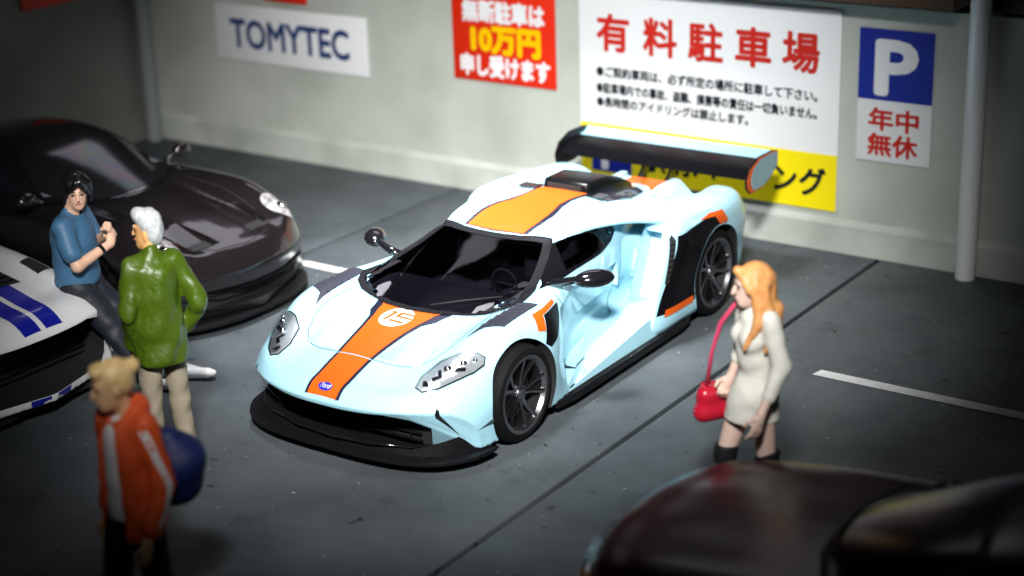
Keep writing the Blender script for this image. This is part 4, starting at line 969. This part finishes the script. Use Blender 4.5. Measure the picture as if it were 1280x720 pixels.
def head(c, rot, s=1.0, fem=False):
    """skull, jaw, nose, lips, chin, ears, neck root; c = centre of the head, face towards local -y turned by rot"""
    c = np.array(c, float); L = lambda x, y, z: c + rot @ (np.array([x, y, z]) * s); j = .92 if fem else 1.0
    P = [ell(L(0, .012, .03), np.array([.078, .098, .092]) * s, rot), ell(L(0, -.018, -.045), np.array([.060 * j, .075, .080]) * s, rot, .03), ell(L(0, -.062, -.092), np.array([.028, .026, .022]) * s, rot, .03),
         cap(L(0, -.090, .020), L(0, -.112, -.026), .009 * s, .013 * s, .012), ell(L(0, -.090, -.056), np.array([.022, .011, .010]) * s, rot, .008),
         ell(L(.030, -.078, .028), np.array([.024, .016, .010]) * s, rot, .012), ell(L(-.030, -.078, .028), np.array([.024, .016, .010]) * s, rot, .012),
         ell(L(.079, .012, -.01), np.array([.012, .024, .034]) * s, rot, .008), ell(L(-.079, .012, -.01), np.array([.012, .024, .034]) * s, rot, .008)]
    return P
def face(parent, c, rot, s, m_eye, m_brow, m_lip):
    c = np.array(c, float); L = lambda x, y, z: Vector(c + rot @ (np.array([x, y, z]) * s)); Rm = Matrix(rot.tolist())
    for sg in (1, -1):
        MB().ball(L(sg * .031, -.0855, .006), (.013 * s, .008 * s, .0065 * s), 10, 6, Rm).build('eye', m_eye, parent, True)
        MB().tube([L(sg * .014, -.0935, .029), L(sg * .032, -.0925, .035), L(sg * .050, -.082, .029)], .0042 * s, 6).build('eyebrow', m_brow, parent, True)
    MB().ball(L(0, -.0985, -.056), (.020 * s, .0065 * s, .0065 * s), 10, 6, Rm).build('lips', m_lip, parent, True)
def shoe(a, d, L=.25, s=1.0, hgt=.07):
    d = unit((d[0], d[1], 0)); a = np.array(a, float)
    return [cap(a - d * .045 * s, a + d * (L - .10) * s, .042 * s, .038 * s, .02), ell(a + d * (L - .085) * s, np.array([.046, .060, .030]) * s, np.stack([np.cross(d, [0, 0, 1.0]), d, [0, 0, 1.0]], 1), .02), cap(a + np.array([0, 0, .02]), a + np.array([0, 0, hgt]), .042 * s, .046 * s, .02)]

M['skin'] = mat('painted_skin', (.66, .40, .28), .55); M['skin_pale'] = mat('painted_pale_skin', (.80, .58, .48), .5); M['skin_warm'] = mat('painted_warm_skin', (.68, .36, .14), .55)
M['skin_yellow'] = mat('painted_sallow_skin', (.74, .46, .24), .55)
M['eye'] = mat('painted_eye', (.03, .02, .02), .4); M['brow'] = mat('painted_brow', (.06, .04, .03), .6); M['lip'] = mat('painted_lip', (.50, .16, .13), .5)
M['hair_black'] = mat('black_hair', (.006, .006, .008), .3); M['hair_grey'] = mat('silver_hair', (.50, .52, .53), .5, noise=(60, (.36, .38, .40), .4, .6)); M['hair_orange'] = mat('ginger_hair', (.80, .39, .14), .5, noise=(30, (.70, .29, .09), .4, .65)); M['hair_blond'] = mat('blond_hair', (.78, .56, .26), .5, noise=(40, (.66, .45, .19), .4, .6))
M['tee'] = mat('blue_tee', (.045, .135, .25), .55, bump=(30, .003)); M['navy_cloth'] = mat('dark_navy_trousers', (.007, .010, .018), .6, bump=(25, .004))
M['green'] = mat('green_jacket', (.050, .092, .003), .42, coat=.05, bump=(16, .012)); M['khaki'] = mat('khaki_trousers', (.30, .26, .19), .6, bump=(25, .004))
M['knit'] = mat('off_white_knit', (.80, .80, .72), .6, bump=(70, .003)); M['redbag'] = mat('red_leather', (.52, .012, .035), .25, coat=.7); M['pink'] = mat('pink_strap', (.70, .06, .15), .35, coat=.3)
M['boot'] = mat('black_suede', (.008, .008, .009), .6); M['hoodie'] = mat('orange_red_hoodie', (.68, .085, .014), .6, bump=(25, .006)); M['blackcloth'] = mat('black_cloth', (.010, .010, .012), .7)
M['bluebag'] = mat('blue_bag_cloth', (.006, .016, .10), .6, bump=(25, .003)); M['whitecloth'] = mat('white_cloth', (.72, .71, .72), .6); M['gold'] = mat('gold', (.8, .5, .12), .3, metal=1); M['sneaker'] = mat('white_sneaker', (.78, .78, .78), .4)

# ------------------------------------------------------------------ woman in a knit dress
I3 = np.eye(3)
w = empty('person', (2.853, -4.995, 0), R(-33), 'woman with long ginger hair in off white knit dress and black boots', 'person', scale=1.04, slim=.88)
hr = rotz(R(-16)) @ rotx(R(6)); hc = (0, -.035, 1.515)
RH = (-.225, -.045, .905); LH = (.275, -.11, .86)
body_p = head(hc, hr, 1.0, True) + [cap((0, .0, 1.44), (0, .01, 1.34), .042, .05, .03), ell((0, .02, 1.22), (.10, .055, .13)), ell((0, .015, .93), (.10, .06, .13)), cap((0, .02, 1.2), (0, .015, .95), .06, .06)]
body_p += chain([(-.155, .01, 1.335), (-.20, .03, 1.10), RH], [.045, .037, .026], .02) + hand(RH, (-.05, -.45, -.8), (.9, -.3, 0), -1, 1.3)
body_p += chain([(.155, .01, 1.335), (.215, .055, 1.09), LH], [.045, .037, .026], .02) + hand(LH, (.03, -.30, -.9), (-.9, -.1, .1), 1, .5)
body_p += chain([(-.075, -.02, .86), (-.085, -.15, .50), (-.07, -.16, .10)], [.085, .055, .035], .03) + chain([(.075, .0, .86), (.07, .05, .48), (.075, .24, .16)], [.085, .055, .035], .03)
b = blob('body', body_p, M['skin_pale'], w, .0075)
face(b, hc, hr, 1.0, M['eye'], M['brow'], M['lip'])
dress = [ell((0, .01, 1.27), (.155, .098, .13)), ell((0, -.04, 1.13), (.105, .062, .10), None, .05), ell((-.060, -.062, 1.22), (.068, .066, .068), None, .04), ell((.060, -.062, 1.22), (.068, .066, .068), None, .04), ell((0, .008, 1.06), (.115, .085, .13), None, .06), ell((0, .012, .89), (.152, .118, .14), None, .06),
         cap((0, -.02, .84), (0, -.025, .70), .138, .140, .06), cap((-.04, -.05, .80), (-.045, -.07, .70), .105, .105), cap((.04, .02, .80), (.045, .03, .70), .105, .11), cap((0, .01, 1.37), (0, .008, 1.33), .062, .085, .03)]
dress += chain([(-.150, .01, 1.345), (-.20, .03, 1.10), (-.212, -.0, 1.02)], [.062, .056, .046], .03) + chain([(.150, .01, 1.345), (.215, .055, 1.09), (.254, -.045, .95)], [.060, .054, .043], .03)
blob('dress', dress, M['knit'], w, .0078, .03, clip=[((0, 0, -1), -.735)], fold=(.0024, (26, 22, 38)), cut=[ell((0, -.02, 1.43), (.055, .06, .05))])
hl_ = lambda x, y, z: np.array(hc) + hr @ np.array([x, y, z])
hairp = [ell(hl_(0, .026, .038), (.090, .102, .094), hr), cap(hl_(0, .080, .02), (0, .095, 1.30), .068, .055), cap((.03, .10, 1.36), (.04, .11, 1.16), .06, .028), cap((-.05, .09, 1.36), (-.06, .105, 1.20), .052, .025),
         cap(hl_(.078, .01, .02), (.125, -.045, 1.33), .032, .034), cap((.125, -.045, 1.34), (.095, -.125, 1.19), .034, .012), cap(hl_(.075, .05, .0), (.145, .03, 1.30), .036, .036), cap((.145, .03, 1.31), (.155, -.02, 1.17), .034, .010),
         cap(hl_(-.078, .02, .02), (-.105, .03, 1.32), .030, .026), cap((-.105, .03, 1.32), (-.10, -.03, 1.22), .025, .010), cap(hl_(0, -.075, .100), hl_(.085, -.03, .0), .020, .022), cap(hl_(0, -.075, .100), hl_(-.085, -.02, .0), .018, .02)]
blob('hair', hairp, M['hair_orange'], w, .0072, .022, fold=(.0035, (60, 55, 16)))
for (k_, a_, t_) in (((-.085, -.15, .50), (-.07, -.16, .085), (0, -1)), ((.07, .05, .48), (.075, .24, .13), (0, -1))):
    k_ = np.array(k_); a_ = np.array(a_); top = k_ + (np.array([0, .01, .055]))
    blob('boot', chain([top, k_, (k_ + a_) / 2 + [0, .015, 0], a_], [.072, .064, .062, .046], .03) + [cap(a_ + [0, .01, -.045], a_ + [0, -.14, -.055], .040, .030, .02)], M['boot'], w, .0085, .03, clip=[((0, 0, 1), top[2] + .01), ((0, 0, -1), .0)])
# the bag is a thing of its own, hung from her shoulder
bg = empty('handbag', tuple(Matrix.Translation((2.853, -4.995, 0)) @ Matrix.Rotation(R(-33), 4, 'Z') @ Vector((-.255 * 1.04, -.085 * 1.04, .655 * 1.04))), R(-33), 'small red shoulder bag held by the woman in the dress', 'bag', scale=1.2)
bb = blob('bag_body', [cap((0, -.085, .035), (0, .085, .035), .052, .052), cap((0, -.075, .125), (0, .075, .125), .046, .046)], M['redbag'], bg, .008, .05)
MB().box((-.048, 0, .13), (.010, .15, .075)).build('flap', M['redbag'], bg, bevel=.004)
MB().ball((-.055, 0, .10), (.010, .016, .016), 10, 6).build('clasp', M['gold'], bg, True)
MB().tube([(-.01, -.065, .14), (.035, -.06, .36), (.095, -.045, .53), (.130, .01, .625), (.14, .06, .66), (.14, .11, .635)], .011, 8).build('strap', M['pink'], bg, True)
MB().tube([(.01, .065, .14), (.02, .11, .38), (.07, .13, .56), (.125, .11, .64)], .009, 8).build('strap', M['pink'], bg, True)

# ------------------------------------------------------------------ man in a green jacket, back to the camera, hand on hip
gm = empty('person', (-.68, -6.235, 0), R(-116), 'grey haired man in glossy green jacket seen from behind, hand on hip', 'person', scale=1.05, slim=.74)
hr = rotz(R(50)); hc = (.0, -.03, 1.60)
LH = (.205, -.10, .90); RH = (-.215, -.03, .965)
bp_ = head(hc, hr, 1.0) + [cap((0, .0, 1.53), (0, .02, 1.42), .052, .058), ell((0, .02, 1.25), (.11, .07, .16)), ell((0, .0, .95), (.12, .08, .12)), cap((0, .02, 1.2), (0, 0, .95), .07, .07)]
bp_ += chain([(.185, .015, 1.40), (.245, .05, 1.13), LH], [.05, .042, .03], .02) + hand(LH, (-.1, -.35, -.8), (-.9, .1, 0), 1, .9)
bp_ += chain([(-.185, .015, 1.40), (-.315, .10, 1.15), RH], [.05, .042, .03], .02) + hand(RH, (.5, -.75, -.25), (.8, .5, 0), -1, .7)
bp_ += chain([(.09, .0, .90), (.11, -.02, .50), (.12, .01, .10)], [.085, .058, .042]) + chain([(-.09, .0, .90), (-.12, -.01, .50), (-.14, .02, .10)], [.085, .058, .042])
b = blob('body', bp_, M['skin_warm'], gm, .0078)
face(b, hc, hr, 1.0, M['eye'], M['hair_grey'], M['lip'])
jk = [ell((0, .012, 1.33), (.205, .125, .125)), cap((-.125, .015, 1.40), (.125, .015, 1.40), .068, .068, .05), cap((0, .01, 1.30), (0, .02, .84), .165, .175, .06), cap((-.06, .015, 1.2), (-.085, .03, .82), .13, .13), cap((.06, .015, 1.2), (.085, .03, .82), .13, .13), cap((-.055, -.03, 1.0), (-.10, -.06, .84), .10, .10), cap((.055, -.03, 1.0), (.10, -.06, .84), .10, .10), cap((0, .02, 1.44), (0, .01, 1.475), .075, .068, .03)]
jk += chain([(.185, .015, 1.395), (.25, .055, 1.13), (.215, -.075, .925)], [.075, .066, .054], .04) + chain([(-.185, .015, 1.395), (-.318, .105, 1.15), (-.232, .0, .985)], [.075, .068, .056], .04)
blob('jacket', jk, M['green'], gm, .0085, .04, clip=[((0, 0, -1), -.80)], cut=[ell((0, -.03, 1.50), (.058, .07, .07)), cap((0, -.25, 1.45), (0, -.25, .7), .08, .12)], fold=(.0105, (25, 27, 19)))
blob('trousers', chain([(.09, .0, .95), (.115, -.02, .50), (.125, .01, .07)], [.105, .082, .076]) + chain([(-.09, .0, .95), (-.12, -.01, .50), (-.145, .02, .07)], [.105, .082, .076]) + [ell((0, 0, .95), (.165, .12, .12))], M['khaki'], gm, .009, .03, clip=[((0, 0, -1), -.035)], fold=(.005, (22, 20, 30)))
for q in ((.125, .0, .04), (-.145, .01, .04)): blob('shoe', shoe(q, (.15 * (1 if q[0] > 0 else -1), -1)), M['blackcloth'], gm, .009, .02, clip=[((0, 0, -1), .0)])
hl_ = lambda x, y, z: np.array(hc) + hr @ np.array([x, y, z])
blob('hair', [ell(hl_(0, .030, .052), (.092, .100, .088), hr), ell(hl_(0, .060, -.005), (.082, .070, .085), hr), ell(hl_(0, -.055, .105), (.065, .045, .035), hr, .03), ell(hl_(.04, -.04, .10), (.05, .05, .04), hr)], M['hair_grey'], gm, .0075, .03, cut=[ell(hl_(0, -.115, -.03), (.09, .075, .095), hr), ell(hl_(.085, -.03, -.045), (.03, .05, .05), hr), ell(hl_(-.085, -.03, -.045), (.03, .05, .05), hr)], fold=(.003, (70, 60, 40)))

# ------------------------------------------------------------------ man in a blue tee leaning on the white car, arms folded high
bm_ = empty('person', (-2.32, -5.395, 0), R(118), 'black haired man in blue t-shirt leaning back on the white car', 'person', scale=1.0)
hr = rotz(R(-66)) @ rotx(R(5)); hc = (.0, -.02, 1.475)
RH = (-.03, -.235, 1.10); LH = (.05, -.21, 1.15)
bp_ = head(hc, hr, 1.0) + [cap((0, .02, 1.40), (0, .04, 1.29), .05, .056), ell((0, .06, 1.12), (.11, .07, .16)), ell((0, .05, .82), (.12, .08, .12)), cap((0, .06, 1.1), (0, .05, .85), .07, .07)]
bp_ += chain([(.185, .045, 1.27), (.255, -.02, 1.02), LH], [.05, .043, .031], .02) + hand(LH, (-.5, -.2, .6), (-.3, .9, .2), -1, 1.5)
bp_ += chain([(-.185, .045, 1.27), (-.245, -.06, 1.00), RH], [.05, .043, .031], .02) + hand(RH, (.6, -.1, .65), (.2, .9, .0), 1, 1.2)
KL = (.09, -.27, .44); AL = (.10, -.60, .075); KR = (-.10, -.22, .44); AR = (-.10, -.44, .075)
bp_ += chain([(.085, .02, .78), KL, AL], [.085, .058, .042]) + chain([(-.085, .02, .78), KR, AR], [.085, .058, .042])
b = blob('body', bp_, M['skin'], bm_, .0078)
face(b, hc, hr, 1.0, M['eye'], M['brow'], M['lip'])
te = [ell((0, .05, 1.19), (.19, .125, .12)), cap((-.125, .045, 1.265), (.125, .045, 1.265), .062, .062, .05), cap((0, .05, 1.15), (0, .05, .84), .155, .158, .06), cap((-.05, .04, 1.1), (-.06, .05, .84), .13, .13), cap((.05, .04, 1.1), (.06, .05, .84), .13, .13), cap((0, .035, 1.31), (0, .03, 1.325), .068, .062, .03)]
te += chain([(.18, .045, 1.262), (.235, .0, 1.10)], [.075, .074], .04) + chain([(-.18, .045, 1.262), (-.228, -.02, 1.09)], [.075, .074], .04)
blob('t_shirt', te, M['tee'], bm_, .0085, .04, clip=[((0, 0, -1), -.80)], cut=[ell((0, .0, 1.345), (.062, .075, .045))], fold=(.005, (18, 16, 26)))
blob('trousers', chain([(.085, .04, .80), KL, (.10, -.575, .10)], [.112, .082, .066]) + chain([(-.085, .04, .80), KR, (-.10, -.42, .10)], [.112, .082, .066]) + [ell((0, .045, .82), (.165, .125, .11))], M['navy_cloth'], bm_, .009, .03, clip=[((0, 0, -1), -.06)], fold=(.006, (20, 22, 26)))
blob('shoe', shoe((.10, -.60, .05), (.05, -1), .30), M['sneaker'], bm_, .008, .02, clip=[((0, 0, -1), -.004)])
blob('shoe', shoe((-.10, -.44, .05), (-.1, -1), .29), M['sneaker'], bm_, .008, .02, clip=[((0, 0, -1), -.004)])
hl_ = lambda x, y, z: np.array(hc) + hr @ np.array([x, y, z])
blob('hair', [ell(hl_(0, .030, .045), (.100, .112, .098), hr), ell(hl_(0, .075, -.05), (.092, .062, .105), hr), cap(hl_(.084, .0, .06), hl_(.090, -.01, -.075), .026, .016), cap(hl_(-.084, .0, .06), hl_(-.090, -.01, -.075), .026, .016), cap(hl_(.015, -.088, .100), hl_(.080, -.062, .0), .024, .012), cap(hl_(.015, -.088, .100), hl_(-.078, -.062, .0), .024, .012), cap(hl_(.0, -.09, .098), hl_(-.035, -.102, .045), .018, .008), cap(hl_(.03, -.088, .098), hl_(.048, -.098, .045), .018, .008)], M['hair_black'], bm_, .0072, .02, fold=(.0055, (75, 60, 22)))
q0 = np.array((-.245, -.06, 1.00)); q1 = np.array(RH); wv = q0 + (q1 - q0) * .72
MB().tube([Vector(wv - unit(q1 - q0) * .012), Vector(wv + unit(q1 - q0) * .012)], .043, 16).build('wrist_watch', M['gloss'], bm_, R(40))

# ------------------------------------------------------------------ blond walker in an orange red hoodie with a blue bag
om = empty('person', (.825, -7.895, 0), R(-4), 'blond person in orange red hoodie and white shirt in the left foreground', 'person', scale=1.02, slim=.82)
hr = rotz(R(-22)) @ rotx(R(10)); hc = (0, -.06, 1.58)
LH = (.235, -.10, .80); RH = (-.21, -.04, .82)
bp_ = head(hc, hr, 1.0, True) + [cap((0, -.01, 1.50), (0, .02, 1.40), .050, .055), ell((0, .02, 1.22), (.10, .065, .16)), ell((0, .0, .93), (.12, .08, .12)), cap((0, .02, 1.2), (0, 0, .95), .07, .07)]
bp_ += chain([(.175, .015, 1.37), (.235, .04, 1.08), LH], [.048, .04, .029], .02) + hand(LH, (.0, -.25, -.9), (-.9, -.1, .1), 1, .8)
bp_ += chain([(-.175, .015, 1.37), (-.225, .02, 1.08), RH], [.048, .04, .029], .02) + hand(RH, (.0, -.25, -.9), (.9, -.1, .1), -1, .8)
bp_ += chain([(.085, .0, .88), (.09, .05, .48), (.09, .16, .11)], [.085, .058, .042]) + chain([(-.085, .0, .88), (-.09, -.12, .48), (-.09, -.14, .10)], [.085, .058, .042])
b = blob('body', bp_, M['skin_yellow'], om, .0078)
face(b, hc, hr, 1.0, M['eye'], M['brow'], M['lip'])
hd = [ell((0, .015, 1.30), (.195, .125, .125)), cap((-.115, .02, 1.37), (.115, .02, 1.37), .066, .066, .05), cap((0, .015, 1.25), (0, .02, .84), .160, .172, .06), cap((-.06, .0, 1.2), (-.085, -.01, .82), .125, .13), cap((.06, .0, 1.2), (.085, -.01, .82), .125, .13), ell((0, .085, 1.42), (.115, .075, .075), None, .04), cap((-.085, .02, 1.435), (-.05, -.07, 1.36), .036, .03, .03), cap((.085, .02, 1.435), (.05, -.07, 1.36), .036, .03, .03)]
hd += chain([(.175, .015, 1.365), (.240, .045, 1.08), (.240, -.07, .86)], [.074, .066, .056], .04) + chain([(-.175, .015, 1.365), (-.23, .04, 1.08), (-.218, -.02, .87)], [.074, .066, .056], .04)
blob('hoodie', hd, M['hoodie'], om, .0085, .04, clip=[((0, 0, -1), -.775)], cut=[ell((0, -.05, 1.46), (.060, .085, .07)), cap((-.01, -.19, 1.42), (-.02, -.20, .7), .10, .135)], fold=(.006, (16, 18, 22)))
blob('shirt', [cap((0, -.005, 1.28), (0, -.01, .90), .125, .135), ell((0, -.005, 1.33), (.12, .095, .08))], M['whitecloth'], om, .009, .04, clip=[((0, 0, -1), -.88)], fold=(.003, (20, 20, 26)))
for sg, pts in ((1, [(.225, -.035, 1.375), (.285, .0, 1.22), (.304, .035, 1.08), (.302, .01, .98), (.298, -.05, .88)]),):
    P = cr(pts, 14); V = []
    for q in P: V += [(q[0] + .004, q[1] - .018, q[2]), (q[0] + .006, q[1] + .018, q[2])]
    hb = BVHTree.FromPolygons([v.co for v in om.children[1].data.vertices], [p_.vertices[:] for p_ in om.children[1].data.polygons]) if False else None
    hv = [o for o in om.children if o.name.startswith('hoodie')][0]; hb = bvh_of(hv.data); V2 = []
    for x_, y_, z_ in V:
        hit = hb.ray_cast(Vector((1.2, y_, z_)), Vector((-1, 0, 0))); V2.append((hit[0] + hit[1] * .004) if hit[0] else Vector((x_, y_, z_)))
    mesh('sleeve_stripe', V2, [(2 * i, 2 * i + 1, 2 * i + 3, 2 * i + 2) for i in range(len(P) - 1)], M['whitecloth'], hv, True)
blob('trousers', chain([(.085, .01, .92), (.09, .05, .48), (.09, .16, .11)], [.108, .082, .07]) + chain([(-.085, .0, .92), (-.09, -.12, .48), (-.09, -.14, .10)], [.108, .082, .07]) + [ell((0, 0, .93), (.165, .12, .12))], M['blackcloth'], om, .010, .03, clip=[((0, 0, -1), -.06)])
for q in ((.09, .15, .05), (-.09, -.14, .04)): blob('shoe', shoe(q, (0, -1)), M['blackcloth'], om, .010, .02, clip=[((0, 0, -1), .0)])
hl_ = lambda x, y, z: np.array(hc) + hr @ np.array([x, y, z])
blob('hair', [ell(hl_(0, .030, .042), (.090, .103, .092), hr), ell(hl_(0, .065, .0), (.078, .068, .075), hr), ell(hl_(0, .135, .055), (.045, .045, .04), hr, .02), ell(hl_(0, -.05, .10), (.06, .05, .035), hr, .03)], M['hair_blond'], om, .0078, .025, cut=[ell(hl_(0, -.118, -.03), (.085, .075, .095), hr), ell(hl_(.09, -.03, -.045), (.03, .05, .05), hr)], fold=(.0025, (60, 60, 30)))
mx_ = Matrix.Translation((.825, -7.895, 0)) @ Matrix.Rotation(R(-10), 4, 'Z')
bl = empty('duffel_bag', tuple(mx_ @ Vector((.07, .22, -.03))), R(-18), 'round dark blue bag carried behind the person in the orange red hoodie', 'bag')
blob('bag_body', [cap((-.02, .0, 1.05), (.02, .02, 1.14), .145, .135), cap((.0, .0, 1.20), (.0, -.03, 1.29), .12, .06)], M['bluebag'], bl, .010, .08, fold=(.006, (14, 14, 18)))
MB().tube([(.0, -.03, 1.32), (.0, -.12, 1.42), (-.01, -.19, 1.455), (-.02, -.25, 1.44)], .016, 8).build('strap', M['bluebag'], bl, True)
